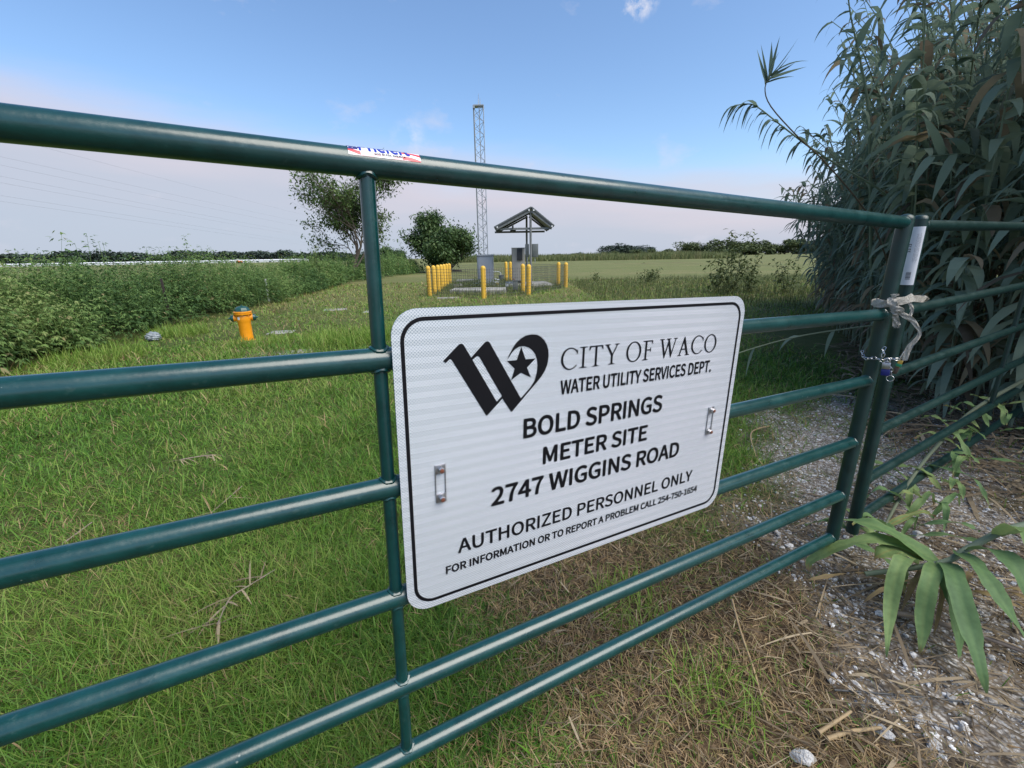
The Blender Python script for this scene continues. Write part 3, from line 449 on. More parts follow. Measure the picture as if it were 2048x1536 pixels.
# ------------------------------------------------------------------ the sign on the gate
SW, SH = 0.9265, 0.6096
SO = GP(0.0156, -0.832, 0.0285)
sign = frame_empty('sign', SO, GU, GW, GN, 'big white reflective rectangular sign with black lettering bolted on the green gate', 'sign')
def rrect(x0, y0, x1, y1, r, n=8):
    o = []
    for cx, cy, a in ((x1 - r, y1 - r, 0), (x0 + r, y1 - r, 90), (x0 + r, y0 + r, 180), (x1 - r, y0 + r, 270)):
        o += arc(cx, cy, r, r, a, a + 90, n)
    return o
m = bpy.data.materials.new('reflective_sheeting'); m.use_nodes = True; t = m.node_tree; t.nodes.clear()
out = N(t, 'ShaderNodeOutputMaterial'); p = N(t, 'ShaderNodeBsdfPrincipled', i_Roughness=0.3); t.links.new(p.outputs[0], out.inputs[0])
tcs = N(t, 'ShaderNodeTexCoord'); sx = N(t, 'ShaderNodeSeparateXYZ'); t.links.new(tcs.outputs['Object'], sx.inputs[0])
X_, Y_ = sx.outputs[0], sx.outputs[1]
def tri(v): return math_n(t, 'ABSOLUTE', math_n(t, 'SUBTRACT', math_n(t, 'FRACT', v), 0.5))
pa = tri(math_n(t, 'MULTIPLY', math_n(t, 'ADD', X_, Y_), 1 / 0.0060)); pb = tri(math_n(t, 'MULTIPLY', math_n(t, 'SUBTRACT', X_, Y_), 1 / 0.0060))
net = math_n(t, 'GREATER_THAN', math_n(t, 'MAXIMUM', pa, pb), 0.36)
cell = mix_n(t, net, (0.38, 0.44, 0.50), (0.76, 0.79, 0.82))
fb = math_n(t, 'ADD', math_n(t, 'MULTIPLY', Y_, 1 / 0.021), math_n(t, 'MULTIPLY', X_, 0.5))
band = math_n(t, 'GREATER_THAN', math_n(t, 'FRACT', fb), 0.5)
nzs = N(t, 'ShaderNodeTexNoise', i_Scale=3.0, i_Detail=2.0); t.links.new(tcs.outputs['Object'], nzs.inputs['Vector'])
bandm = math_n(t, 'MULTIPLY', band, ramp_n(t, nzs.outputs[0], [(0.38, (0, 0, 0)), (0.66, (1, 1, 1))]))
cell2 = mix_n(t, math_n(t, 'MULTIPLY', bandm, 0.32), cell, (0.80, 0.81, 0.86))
t.links.new(cell2, p.inputs['Base Color'])
p.inputs['Metallic'].default_value = 0.22
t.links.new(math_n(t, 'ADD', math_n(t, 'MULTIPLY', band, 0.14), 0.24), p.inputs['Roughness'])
p.inputs['Thin Film Thickness'].default_value = 520; p.inputs['Thin Film IOR'].default_value = 1.7
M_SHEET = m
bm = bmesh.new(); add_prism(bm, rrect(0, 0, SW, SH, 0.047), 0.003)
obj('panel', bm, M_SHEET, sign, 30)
me = fill_mesh('border_line', [rrect(0.0145, 0.0145, SW - 0.0145, SH - 0.0145, 0.042), rrect(0.0212, 0.0212, SW - 0.0212, SH - 0.0212, 0.0355)])
for v in me.vertices: v.co.z = 0.0006
me.materials.clear(); me.materials.append(M_BLACK)
o = bpy.data.objects.new('border_line', me); COL.objects.link(o); o.parent = sign
TZ = 0.0007
text_part('lettering', 'CITY OF WACO', M_BLACK, sign, 0.3455, 0.829, SH - 0.1395, 0.0455, TZ, 0.006, True, 'thin serif lettering CITY OF WACO')
text_part('lettering', 'WATER UTILITY SERVICES DEPT.', M_BLACK, sign, 0.3465, 0.8215, SH - 0.192, 0.0295, TZ, 0.042, label='bold lettering WATER UTILITY SERVICES DEPT.')
text_part('lettering', 'BOLD SPRINGS', M_BLACK, sign, 0.2585, 0.6560, SH - 0.2750, 0.0405, TZ, 0.042, label='bold lettering BOLD SPRINGS')
text_part('lettering', 'METER SITE', M_BLACK, sign, 0.3085, 0.6143, SH - 0.3445, 0.038, TZ, 0.042, label='bold lettering METER SITE')
text_part('lettering', '2747 WIGGINS ROAD', M_BLACK, sign, 0.1845, 0.7365, SH - 0.4130, 0.0395, TZ, 0.042, label='bold lettering 2747 WIGGINS ROAD')
text_part('lettering', 'AUTHORIZED PERSONNEL ONLY', M_BLACK, sign, 0.1085, 0.8020, SH - 0.5010, 0.0308, TZ, 0.03, label='lettering AUTHORIZED PERSONNEL ONLY')
text_part('lettering', 'FOR INFORMATION OR TO REPORT A PROBLEM CALL 254-750-1654', M_BLACK, sign, 0.0812, 0.8306, SH - 0.5418, 0.0172, TZ, 0.05, label='small lettering FOR INFORMATION OR TO REPORT A PROBLEM CALL 254-750-1654')
LOGO = {"A":[[0.0893,-0.095],[0.1194,-0.0681],[0.1222,-0.0665],[0.1249,-0.0662],[0.1277,-0.0672],[0.1297,-0.0693],[0.1439,-0.0935],[0.1712,-0.0678],[0.1742,-0.066],[0.1774,-0.0656],[0.1803,-0.0669],[0.1823,-0.0689],[0.2512,-0.1874],[0.2742,-0.1656],[0.2823,-0.1538],[0.287,-0.1394],[0.2887,-0.1232],[0.287,-0.1106],[0.2825,-0.0992],[0.2756,-0.0907],[0.2664,-0.0842],[0.2558,-0.0808],[0.2462,-0.0812],[0.2367,-0.0851],[0.2289,-0.0924],[0.2235,-0.0997],[0.2188,-0.1049],[0.2242,-0.0941],[0.2312,-0.0828],[0.2389,-0.0729],[0.2491,-0.065],[0.2602,-0.0602],[0.2732,-0.0588],[0.2847,-0.0601],[0.2948,-0.0649],[0.3035,-0.0727],[0.3098,-0.0826],[0.3136,-0.0939],[0.3146,-0.1065],[0.3129,-0.1212],[0.3074,-0.1349],[0.2992,-0.1467],[0.2876,-0.1589],[0.271,-0.1742],[0.2299,-0.2137],[0.2094,-0.182],[0.1748,-0.2132],[0.1076,-0.0977],[0.1056,-0.0945],[0.1029,-0.0926],[0.0995,-0.0949],[0.0943,-0.0993]],"hole":[[0.1462,-0.098],[0.1542,-0.0927],[0.1579,-0.0921],[0.1608,-0.0942],[0.1629,-0.0976],[0.2083,-0.1767],[0.1969,-0.1868]],"star":[[0.2502,-0.0819],[0.2604,-0.1077],[0.2836,-0.1081],[0.2641,-0.1248],[0.2737,-0.1465],[0.2503,-0.1342],[0.2284,-0.1467],[0.2361,-0.1244],[0.2186,-0.1073],[0.2405,-0.1074]]}
me = fill_mesh('logo', [[(x, SH + y) for x, y in LOGO[k]] for k in ('A', 'hole', 'star')])
for v in me.vertices: v.co.z = TZ
me.materials.clear(); me.materials.append(M_BLACK)
o = bpy.data.objects.new('logo', me); COL.objects.link(o); o.parent = sign; o['label'] = 'black slanted W emblem with a star in its loop'
def bracket(cx, cy):
    br = bpy.data.objects.new('bracket', None); COL.objects.link(br); br.parent = sign; br.location = (cx, cy, 0); br.empty_display_size = 0.02
    bm = bmesh.new()
    for s in (-1, 1):
        add_box(bm, (0, s * 0.0305, 0.0019), (0.0215, 0.0185, 0.0026), bev=0.0009)
        add_box(bm, (s * 0.0099, 0, 0.0016), (0.0018, 0.044, 0.0020))
    obj('plate', bm, M_STEEL, br, 30)
    for s in (-1, 1):
        bm = bmesh.new()
        add_lathe(bm, [(0.0085, 0.0032), (0.0085, 0.0046), (0.0, 0.0046)], (0, s * 0.0305, 0), (0, 0, 1), 20)
        add_lathe(bm, [(0.0062, 0.0047), (0.0062, 0.0108), (0.0050, 0.0116), (0.0042, 0.0116)], (0, s * 0.0305, 0), (0, 0, 1), 6)
        bl = obj('bolt', bm, M_STEEL, br, 30)
        bm = bmesh.new(); add_lathe(bm, [(0.0042, 0.0113), (0.0042, 0.0132), (0.0030, 0.0136), (0, 0.0136)], (0, s * 0.0305, 0), (0, 0, 1), 14)
        obj('bolt_end', bm, M_RUST, br, 30)
bracket(0.0765, SH - 0.334); bracket(0.8435, SH - 0.332)

# ------------------------------------------------------------------ chain, padlocks and cotton strap at the meeting uprights
FQ = Vector((1.3769, 1.5534, 1.0102)); FE = Vector((0.7483, -0.6633, 0)); FN = Vector((-0.6633, -0.7483, 0))
def FP(e, z, d=0.0): return FQ + FE * e + Vector((0, 0, z)) + FN * d
def spline(pts, n):
    pts = [Vector(p) for p in pts]; out = []
    m_ = len(pts) - 1
    for i in range(n + 1):
        s = i / n * m_; k = min(int(s), m_ - 1); f = s - k
        p0, p1, p2, p3 = pts[max(k - 1, 0)], pts[k], pts[k + 1], pts[min(k + 2, m_)]
        out.append(0.5 * ((2 * p1) + (p2 - p0) * f + (2 * p0 - 5 * p1 + 4 * p2 - p3) * f * f + (3 * p1 - p0 - 3 * p2 + p3) * f ** 3))
    return out
def resample(pts, step):
    out = [pts[0]]; acc = 0
    for a, b in zip(pts, pts[1:]):
        L = (b - a).length; d = step - acc
        while d <= L and L > 0: out.append(a.lerp(b, d / L)); d += step
        acc = L - (d - step)
    return out
def chain_links(bm, path, pitch=0.0125, wire=0.0014, hw=0.0042):
    P = resample(spline(path, 200), pitch)
    for i in range(len(P) - 1):
        c = (P[i] + P[i + 1]) / 2; d = (P[i + 1] - P[i]).normalized(); a, b = frame_of(d, FN)
        side = a if i % 2 == 0 else (b + a * 0.3).normalized()
        L = pitch * 0.62
        pts = [c + d * (L - hw) + d * hw * math.cos(t) * 1 + side * hw * math.sin(t) for t in [PI / 2 - PI * k / 6 for k in range(7)]]
        pts += [c - d * (L - hw) - d * hw * math.cos(t) + side * hw * math.sin(t) for t in [-PI / 2 + PI * k / 6 for k in range(7)]]
        add_tube(bm, pts, wire, 6, closed=True)
bm = bmesh.new()
chain_links(bm, [FP(-.088, -.052, -.02), FP(-.080, -.068, .012), FP(-.069, -.072, .03), FP(-.053, -.066, .034), FP(-.034, -.067, .034), FP(-.023, -.074, .036), FP(-.011, -.073, .036), FP(-.001, -.060, .034), FP(.014, -.063, .03), FP(.026, -.058, .01), FP(.034, -.052, -.02)])
chain_links(bm, [FP(-.004, -.074, .04), FP(-.001, -.092, .042), FP(.008, -.096, .042), FP(.009, -.118, .042)])
chain_links(bm, [FP(-.024, -.024, .024), FP(-.028, -.034, .03), FP(-.024, -.046, .032), FP(-.026, -.064, .034)])
# loose ring hanging from the last link
add_tube(bm, [FP(.0085 + .0105 * math.cos(2 * PI * k / 24), -.131 + .0105 * math.sin(2 * PI * k / 24), .042) for k in range(24)], 0.0015, 7, closed=True)
tag(obj('chain', bm, M_CHROME, None, 60), 'bright steel chain looped round the two meeting gate uprights', 'chain')
def padlock(label, c, rot, size, mats, shackle, extra):
    e = empty('padlock', c, label, 'padlock', 'padlocks on the gate chain')
    M = Matrix((( FE.x, 0, FN.x), (FE.y, 0, FN.y), (0, 1, 0))) @ Matrix.Rotation(rot, 3, 'Z')
    e.matrix_world = Matrix.Translation(c) @ M.to_4x4()
    w, h, dp = size
    bm = bmesh.new(); add_box(bm, (0, -h * 0.25, 0), (w, h * 0.5, dp), bev=0.002); obj('body', bm, mats[0], e, 40)
    bm = bmesh.new(); add_box(bm, (0, h * 0.25 + 0.0005, 0), (w * 0.97, h * 0.5, dp * 0.97), bev=0.002); obj('lock_case', bm, mats[1], e, 40)
    bm = bmesh.new(); sw = w * 0.32
    pts = [(-sw, h * 0.46, 0), (-sw, h * 0.46 + shackle, 0)] + [(-sw * math.cos(t), h * 0.46 + shackle + sw * math.sin(t), 0) for t in [PI * k / 8 for k in range(1, 8)]] + [(sw, h * 0.46 + shackle, 0), (sw, h * 0.46, 0)]
    add_tube(bm, pts, 0.0026, 10); obj('shackle', bm, M_CHROME, e, 60)
    for (y, hh, mt, nm) in extra:
        bm = bmesh.new(); add_box(bm, (0, y, 0), (w * 1.06, hh, dp * 1.06), bev=0.001); obj(nm, bm, mt, e, 40)
M_NAVY = flat('padlock_blue', (0.012, 0.02, 0.16), 0.35); M_BRASS = mat('padlock_brass', (0.55, 0.36, 0.08), 0.35, 0.8, var=0.15, scale=60)
M_BROWN = mat('padlock_brown', (0.07, 0.045, 0.03), 0.6, var=0.3, scale=80); M_TAPE = flat('green_tape', (0.02, 0.25, 0.12), 0.5)
padlock('padlock with a navy blue lower body and grey steel case', FP(-.009, -.098, .046), 0.06, (0.025, 0.046, 0.017), (M_NAVY, M_STEEL), 0.010, [])
padlock('brass padlock with brown body and green tape, long bright shackle', FP(.0215, -.088, .036), -0.22, (0.014, 0.05, 0.014), (M_BROWN, M_BRASS), 0.032, [(0.008, 0.011, M_TAPE, 'tape_band')])
def ribbon(bm, pts, w, thick=0.0018, wav=0.0, roll=0.0, n=None):
    P = spline(pts, n or (len(pts) * 5)); rows = []
    for i, p in enumerate(P):
        d = (P[min(i + 1, len(P) - 1)] - P[max(i - 1, 0)]).normalized()
        s = d.cross(FN).normalized(); nn = s.cross(d).normalized()
        ww = w(i / (len(P) - 1)) if callable(w) else w
        s2 = s * math.cos(roll) + nn * math.sin(roll)
        row = []
        for k in range(5):
            f = k / 4 - 0.5
            off = nn * (wav * math.sin(f * 9 + i * 0.5) * 0.5)
            row.append(p + s2 * ww * f + off)
        rows.append((row, nn))
    top = [[bm.verts.new(q + nn * thick) for q in row] for row, nn in rows]
    bot = [[bm.verts.new(q - nn * thick) for q in row] for row, nn in rows]
    for i in range(len(P) - 1):
        for k in range(4):
            bm.faces.new((top[i][k], top[i][k + 1], top[i + 1][k + 1], top[i + 1][k]))
            bm.faces.new((bot[i][k], bot[i + 1][k], bot[i + 1][k + 1], bot[i][k + 1]))
        bm.faces.new((top[i][0], top[i + 1][0], bot[i + 1][0], bot[i][0])); bm.faces.new((top[i][4], bot[i][4], bot[i + 1][4], top[i + 1][4]))
    for i in (0, len(P) - 1):
        for k in range(4): bm.faces.new((top[i][k], bot[i][k], bot[i][k + 1], top[i][k + 1]))
bm = bmesh.new()
ribbon(bm, [FP(-.030, .130, .040), FP(-.045, .130, .036), FP(-.062, .129, .028), FP(-.079, .131, .014)], lambda f: 0.019 + 0.012 * f, wav=0.004)
ribbon(bm, [FP(-.022, .133, .040), FP(-.008, .139, .036), FP(.006, .146, .028), FP(.021, .155, .014)], lambda f: 0.016 + 0.013 * f, wav=0.004)
ribbon(bm, [FP(-.035, .150, .036), FP(-.033, .140, .048), FP(-.026, .128, .050), FP(-.020, .116, .044)], 0.024, 0.003, wav=0.005)
ribbon(bm, [FP(-.036, .156, .040), FP(-.028, .160, .042), FP(-.018, .164, .040)], lambda f: 0.016 - 0.011 * f, wav=0.003)
ribbon(bm, [FP(-.028, .113, .046), FP(-.016, .117, .054), FP(-.004, .112, .050), FP(-.006, .104, .044)], 0.017, 0.004, wav=0.004)
ribbon(bm, [FP(-.026, .110, .046), FP(-.016, .102, .050), FP(-.012, .100, .048)], 0.014, 0.004, wav=0.004)
ribbon(bm, [FP(-.016, .106, .044), FP(-.015, .09, .044), FP(-.011, .075, .043), FP(-.006, .058, .042)], lambda f: 0.014 + 0.008 * f, wav=0.005)
for k in range(9):
    ribbon(bm, [FP(-.014 + k * .0018, .061 - .002 * (k % 3), .042), FP(-.013 + k * .0021, .053 - .004 * (k % 2), .043)], 0.0012, 0.0005)
ribbon(bm, [FP(-.006, .104, .046), FP(.008, .095, .046), FP(.022, .086, .043), FP(.036, .074, .04), FP(.049, .055, .04), FP(.058, .036, .042), FP(.052, .014, .044), FP(.042, -.006, .045), FP(.037, -.03, .045), FP(.036, -.060, .045)], lambda f: 0.0135 + 0.003 * math.sin(f * 9), wav=0.003)
ribbon(bm, [FP(.012, .136, .02), FP(.022, .122, .024), FP(.025, .108, .026), FP(.023, .090, .03)], 0.009, wav=0.003)
# the loop that goes round both uprights behind
ribbon(bm, [FP(-.070, .128, .012), FP(-.086, .128, -.02), FP(-.075, .13, -.06), FP(-.02, .135, -.075), FP(.04, .14, -.15), FP(.055, .14, -.11), FP(.045, .143, -.05), FP(.018, .150, .012)], 0.02)
tag(obj('strap', bm, M_ROPE, None, 50), 'off-white frayed cotton strap knotted round the meeting gate uprights', 'strap')

# ------------------------------------------------------------------ hydrant
hy = empty('fire_hydrant', (-4.576, 7.58, 0), 'orange fire hydrant with dark green cap and nozzle caps standing in the grass', 'hydrant', rotz=0.42)
bm = bmesh.new()
add_lathe(bm, [(0.135, -0.03), (0.135, 0.012), (0.102, 0.018), (0.099, 0.05), (0.099, 0.30), (0.105, 0.33), (0.112, 0.36), (0.112, 0.435), (0.104, 0.452)], seg=32)
obj('barrel', bm, M_ORANGE, hy, 40)
bm = bmesh.new()
add_lathe(bm, [(0.104, 0.450), (0.138, 0.455), (0.140, 0.470), (0.140, 0.477), (0.132, 0.479), (0.132, 0.484), (0.140, 0.486), (0.140, 0.503), (0.122, 0.508)], seg=32)
for k in range(8):
    a = 2 * PI * k / 8; add_lathe(bm, [(0.011, 0.438), (0.011, 0.452)], (0.124 * math.cos(a), 0.124 * math.sin(a), 0), seg=6)
obj('flange', bm, M_ORANGE, hy, 40)
bm = bmesh.new()
add_lathe(bm, [(0.120, 0.507), (0.116, 0.53), (0.100, 0.56), (0.094, 0.568), (0.070, 0.582), (0.050, 0.588), (0.0, 0.590)], seg=8)
add_lathe(bm, [(0.03, 0.585), (0.03, 0.596), (0.014, 0.598), (0.014, 0.612), (0, 0.613)], seg=5)
obj('bonnet', bm, M_HGREEN, hy, 30)
for ax, sc in (((-1, 0, 0), 1.0), ((1, 0, 0), 1.0), ((0, -1, 0), 1.0)):
    if ax[1]: continue
    bm = bmesh.new(); add_lathe(bm, [(0.052, 0.08), (0.050, 0.125), (0.058, 0.128), (0.058, 0.142), (0.048, 0.143)], (0, 0, 0.395), ax, 24)
    nz_ = obj('nozzle', bm, M_ORANGE, hy, 40)
    bm = bmesh.new(); add_lathe(bm, [(0.056, 0.1425), (0.056, 0.168), (0.044, 0.186), (0.020, 0.194), (0.015, 0.198), (0.013, 0.222), (0, 0.223)], (0, 0, 0.395), ax, 12)
    obj('nozzle_cap', bm, M_HGREEN, nz_, 35)
bm = bmesh.new(); a0 = -PI / 2 - 0.78
for i in range(4):
    q = [(0.1128 * math.cos(a0 + (i + d) * 0.09), 0.1128 * math.sin(a0 + (i + d) * 0.09), z) for d, z in ((0, .375), (1, .375), (1, .42), (0, .42))]
    bm.faces.new([bm.verts.new(v) for v in q])
obj('tag_sticker', bm, M_WHITE, hy)

# ------------------------------------------------------------------ meter compound: bollards, mesh, slabs, enclosure, canopy
def bollard_mesh():
    bm = bmesh.new()
    prof = [(0.083, -0.05), (0.083, 0.98)] + [(0.083 * math.cos(a), 0.98 + 0.085 * math.sin(a)) for a in [k * PI / 12 for k in range(1, 6)]] + [(0, 1.065)]
    add_lathe(bm, prof, seg=20)
    return bm
BOLL = [(-2.94, 16.35, 'yellow bollard, nearest end of the close row of seven'),
        (-2.91, 17.25, 'second yellow bollard from the near end of the close row of seven'),
        (-2.93, 18.35, 'third yellow bollard from the near end of the close row of seven'),
        (-2.95, 19.5, 'middle yellow bollard of the close row of seven'),
        (-2.99, 20.6, 'third yellow bollard from the far end of the close row of seven'),
        (-3.02, 21.7, 'second yellow bollard from the far end of the close row of seven'),
        (-3.04, 22.8, 'yellow bollard, farthest end of the close row of seven'),
        (-0.88, 14.77, 'yellow bollard alone in front of the smooth grey enclosure'),
        (-0.22, 26.4, 'far yellow bollard behind the compound, the one nearer the grey enclosure'),
        (0.02, 26.4, 'far yellow bollard behind the compound, the one nearer the beige cabinet'),
        (0.48, 17.3, 'scuffed yellow bollard just behind another beneath the pitched canopy'),
        (0.65, 16.05, 'front yellow bollard of the close pair below the pitched canopy'),
        (2.22, 20.8, 'yellow bollard of the outer field pair, on the canopy side'),
        (2.37, 19.3, 'outermost yellow bollard, on the open field side of the canopy')]
b0 = None
for x, y, lb in BOLL:
    if b0 is None: b0 = o = obj('bollard', bollard_mesh(), M_YEL, None, 40)
    else: o = b0.copy(); COL.objects.link(o)
    o.location = (x, y, 0); o.rotation_euler = (random.uniform(-.012, .012), random.uniform(-.012, .012), random.uniform(0, 6))
    tag(o, lb, 'bollard', 'yellow bollards round the meter compound')
fe = empty('wire_mesh_fence', (-2.94, 16.35, 0), 'low wire mesh fence strung between the yellow bollards', 'fence')
def mesh_panel(p0, p1, h=0.98, pitch=0.1):
    p0, p1 = Vector((*p0, 0)), Vector((*p1, 0)); d = p1 - p0; L = d.length; d.normalize()
    side = Vector((d.y, -d.x, 0)) * 0.088; bm = bmesh.new(); off = Vector((-2.94, 16.35, 0)); r = 0.0038
    n = int(L / pitch)
    for i in range(n + 1):
        a = p0 + d * min(i * pitch, L) + side - off; add_tube(bm, [a + Vector((0, 0, .03)), a + Vector((0, 0, h))], r, 4, cap=False)
    for j in range(int(h / 0.1) + 1):
        z = min(0.04 + j * 0.1, h); add_tube(bm, [p0 + side - off + Vector((0, 0, z)), p1 + side - off + Vector((0, 0, z))], r, 4, cap=False)
    obj('mesh_panel', bm, M_WIRE, fe)
PTS = [(-3.04, 22.8), (-2.94, 16.35), (-0.88, 14.77), (0.65, 16.05), (2.37, 19.3), (2.22, 20.8), (0.02, 26.4), (-0.22, 26.4), (-3.04, 22.8)]
for a, b in zip(PTS, PTS[1:]):
    if (Vector(a) - Vector(b)).length > 1.4: mesh_panel(a, b)
def slab(name, pts, z0, z1, label, group=None, mtl=None):
    bm = bmesh.new(); c = Vector((sum(p[0] for p in pts) / len(pts), sum(p[1] for p in pts) / len(pts), 0))
    add_prism(bm, [(x - c.x, y - c.y) for x, y in pts], z1 - z0)
    bmesh.ops.translate(bm, vec=(0, 0, z1), verts=bm.verts[:])
    bmesh.ops.bevel(bm, geom=[e for e in bm.edges], offset=min(0.012, (z1 - z0) * 0.2), segments=2, profile=0.5, affect='EDGES')
    return tag(obj(name, bm, mtl or M_CONC, None, 30, c), label, 'concrete slab', group)
slab('concrete_slab', [(-2.36, 17.3), (-0.15, 16.85), (-0.18, 18.6), (-2.3, 18.7)], -0.1, 0.13, 'long pale concrete slab in the grass at the front of the meter compound')
slab('concrete_slab', [(-1.9, 21.2), (-0.30, 20.5), (-0.35, 23.1), (-1.9, 23.3)], -0.1, 0.07, 'concrete slab under the smooth grey enclosure')
slab('concrete_slab', [(-0.25, 20.6), (1.0, 19.7), (2.0, 20.6), (1.8, 23.3), (-0.25, 23.3)], -0.1, 0.10, 'concrete slab under the beige cabinet and pitched canopy')
slab('concrete_slab', [(-3.0, 24.7), (-1.4, 24.7), (-1.4, 25.6), (-3.0, 25.6)], -0.1, 0.15, 'far pale slab behind the smooth grey enclosure')
bm = bmesh.new(); add_box(bm, (0, 0, 0.09), (0.42, 0.4, 0.24), Matrix.Rotation(0.3, 3, 'Z'), 0.05); 
tag(obj('concrete_block', bm, M_CONC, None, 30, (-2.35, 20.2, 0)), 'small rough concrete block in the grass beside the row of bollards', 'block')
# smooth grey enclosure
te = empty('meter_enclosure', (-1.19, 22.2, 0.07), 'smooth tall grey meter enclosure with a lipped top in front of the lattice mast', 'enclosure')
def supell(rx, ry, z, n=36, e=5): return [(rx * math.copysign(abs(math.cos(a)) ** (2 / e), math.cos(a)), ry * math.copysign(abs(math.sin(a)) ** (2 / e), math.sin(a)), z) for a in [2 * PI * k / n for k in range(n)]]
def loft(bm, rings):
    R_ = [[bm.verts.new(p) for p in r] for r in rings]; n = len(R_[0])
    for A, B in zip(R_, R_[1:]):
        for k in range(n): bm.faces.new((A[k], A[(k + 1) % n], B[(k + 1) % n], B[k]))
    bm.faces.new(R_[0][::-1]); bm.faces.new(R_[-1])
bm = bmesh.new(); loft(bm, [supell(.385, .36, 0), supell(.39, .365, .4), supell(.395, .37, 1.26), supell(.375, .35, 1.31)]); obj('body', bm, M_GREY, te, 35)
bm = bmesh.new(); loft(bm, [supell(.405, .38, 1.305), supell(.42, .395, 1.315), supell(.42, .395, 1.365), supell(.40, .375, 1.38)]); obj('lid', bm, M_GREY, te, 35)
# air valve with bent vent pipe
av_ = empty('air_valve', (-0.55, 21.5, 0.05), 'grey air valve with white bent vent pipe beside the smooth grey enclosure', 'valve')
bm = bmesh.new(); add_tube(bm, spline([(-.25, 0, .62), (-.06, 0, .62), (.05, 0, .59), (.11, 0, .52), (.12, 0, .43)], 18), 0.018, 10); obj('vent_pipe', bm, M_WHITE, av_, 60)
bm = bmesh.new(); add_lathe(bm, [(0.05, .20), (0.06, .24), (0.10, .30), (0.12, .36), (0.12, .42), (0.14, .43), (0.14, .46), (0.03, .47)], (.12, 0, 0), seg=16); obj('valve_body', bm, M_DGREY, av_, 40)
bm = bmesh.new(); add_tube(bm, [(-.2, 0, .12), (.02, 0, .12)], 0.055, 14); add_tube(bm, [(-.2, -.02, .3), (-.05, -.02, .24), (.1, 0, .25)], 0.03, 10); obj('pipe', bm, M_WHITE, av_, 50)
bm = bmesh.new(); add_tube(bm, [(-.05, 0, .02), (-.05, 0, .07)], 0.09, 14); obj('flange', bm, M_YEL, av_, 40)
# junction boxes on short stems
jb = empty('junction_box', (0.19, 17.2, 0), 'dark grey junction box on a stem close in front of the cabinet slab', 'junction box')
bm = bmesh.new(); add_box(bm, (0, 0, .29), (.2, .14, .32), bev=.01); obj('box', bm, M_DGREY, jb, 30)
bm = bmesh.new(); add_box(bm, (0.01, -.002, .46), (.23, .17, .02), bev=.004); obj('lid', bm, M_DGREY, jb, 30)
for x_, r_ in ((-.05, .022), (.05, .03)):
    bm = bmesh.new(); add_tube(bm, [(x_, 0, -.05), (x_, 0, .14)], r_, 8); obj('stem', bm, M_DARK, jb, 40)
bm = bmesh.new(); add_tube(bm, [(-.03, 0, .47), (-.05, 0, .52), (-.1, .02, .5)], .016, 8); obj('conduit', bm, M_RUST, jb, 40)
sp = empty('pipe_valve', (-0.13, 17.2, 0), 'small pale valve head on a thin dark stem by the junction box', 'valve')
bm = bmesh.new(); add_tube(bm, [(0, 0, -.05), (0, 0, .24)], .018, 8); obj('stem', bm, M_DARK, sp, 40)
bm = bmesh.new(); add_box(bm, (0, 0, .27), (.12, .1, .08), bev=.015); add_tube(bm, [(.05, 0, .30), (.13, 0, .38)], .04, 10); obj('valve_head', bm, M_GALV, sp, 40)
# beige cabinet with boxes
ca = empty('equipment_cabinet', (0.42, 21.9, 0.1), 'tall beige equipment cabinet with a dark cooling unit on its front', 'cabinet')
bm = bmesh.new(); add_box(bm, (-.01, .15, .86), (.62, .5, 1.5), bev=.012); obj('cabinet_body', bm, M_BEIGE, ca, 30)
bm = bmesh.new(); add_box(bm, (-.01, .15, .055), (.56, .44, .11)); obj('plinth', bm, M_DARK, ca)
bm = bmesh.new(); add_box(bm, (-.325, .15, .86), (.012, .5, 1.49)); obj('side_shade_sheet', bm, M_DARK, ca)  # dark sheet standing in for the shade on the cabinet's side
bm = bmesh.new(); add_box(bm, (.05, -.14, 1.33), (.26, .08, .55), bev=.01)
for k in range(9): add_box(bm, (.05, -.184, 1.44 + k * .016), (.20, .01, .005))
obj('cooling_unit', bm, M_DARK, ca, 30)
bm = bmesh.new(); add_box(bm, (-.01, .15, 1.625), (.66, .54, .03), bev=.006); obj('top', bm, M_BEIGE, ca, 30)
for i, (x, w, lb) in enumerate(((0.78, .17, 'narrow grey electrical box on the near canopy post'), (1.13, .28, 'square dark grey electrical box on the field side of the near canopy post'))):
    e = empty('electrical_box', (x, 20.55 if i else 20.6, 1.30), lb, 'electrical box')
    bm = bmesh.new(); add_box(bm, (0, 0, .28), (w, .16, .56), bev=.01); obj('box', bm, M_DGREY, e, 30)
    bm = bmesh.new(); add_box(bm, (0, -.084, .28), (w * .9, .012, .52), bev=.004); obj('door', bm, M_DGREY, e, 30)
    bm = bmesh.new(); add_tube(bm, [(0, 0.0, 0.0), (0, 0.0, -.25 if i else -1.2)], .016, 8); obj('conduit', bm, M_GALV, e, 40)
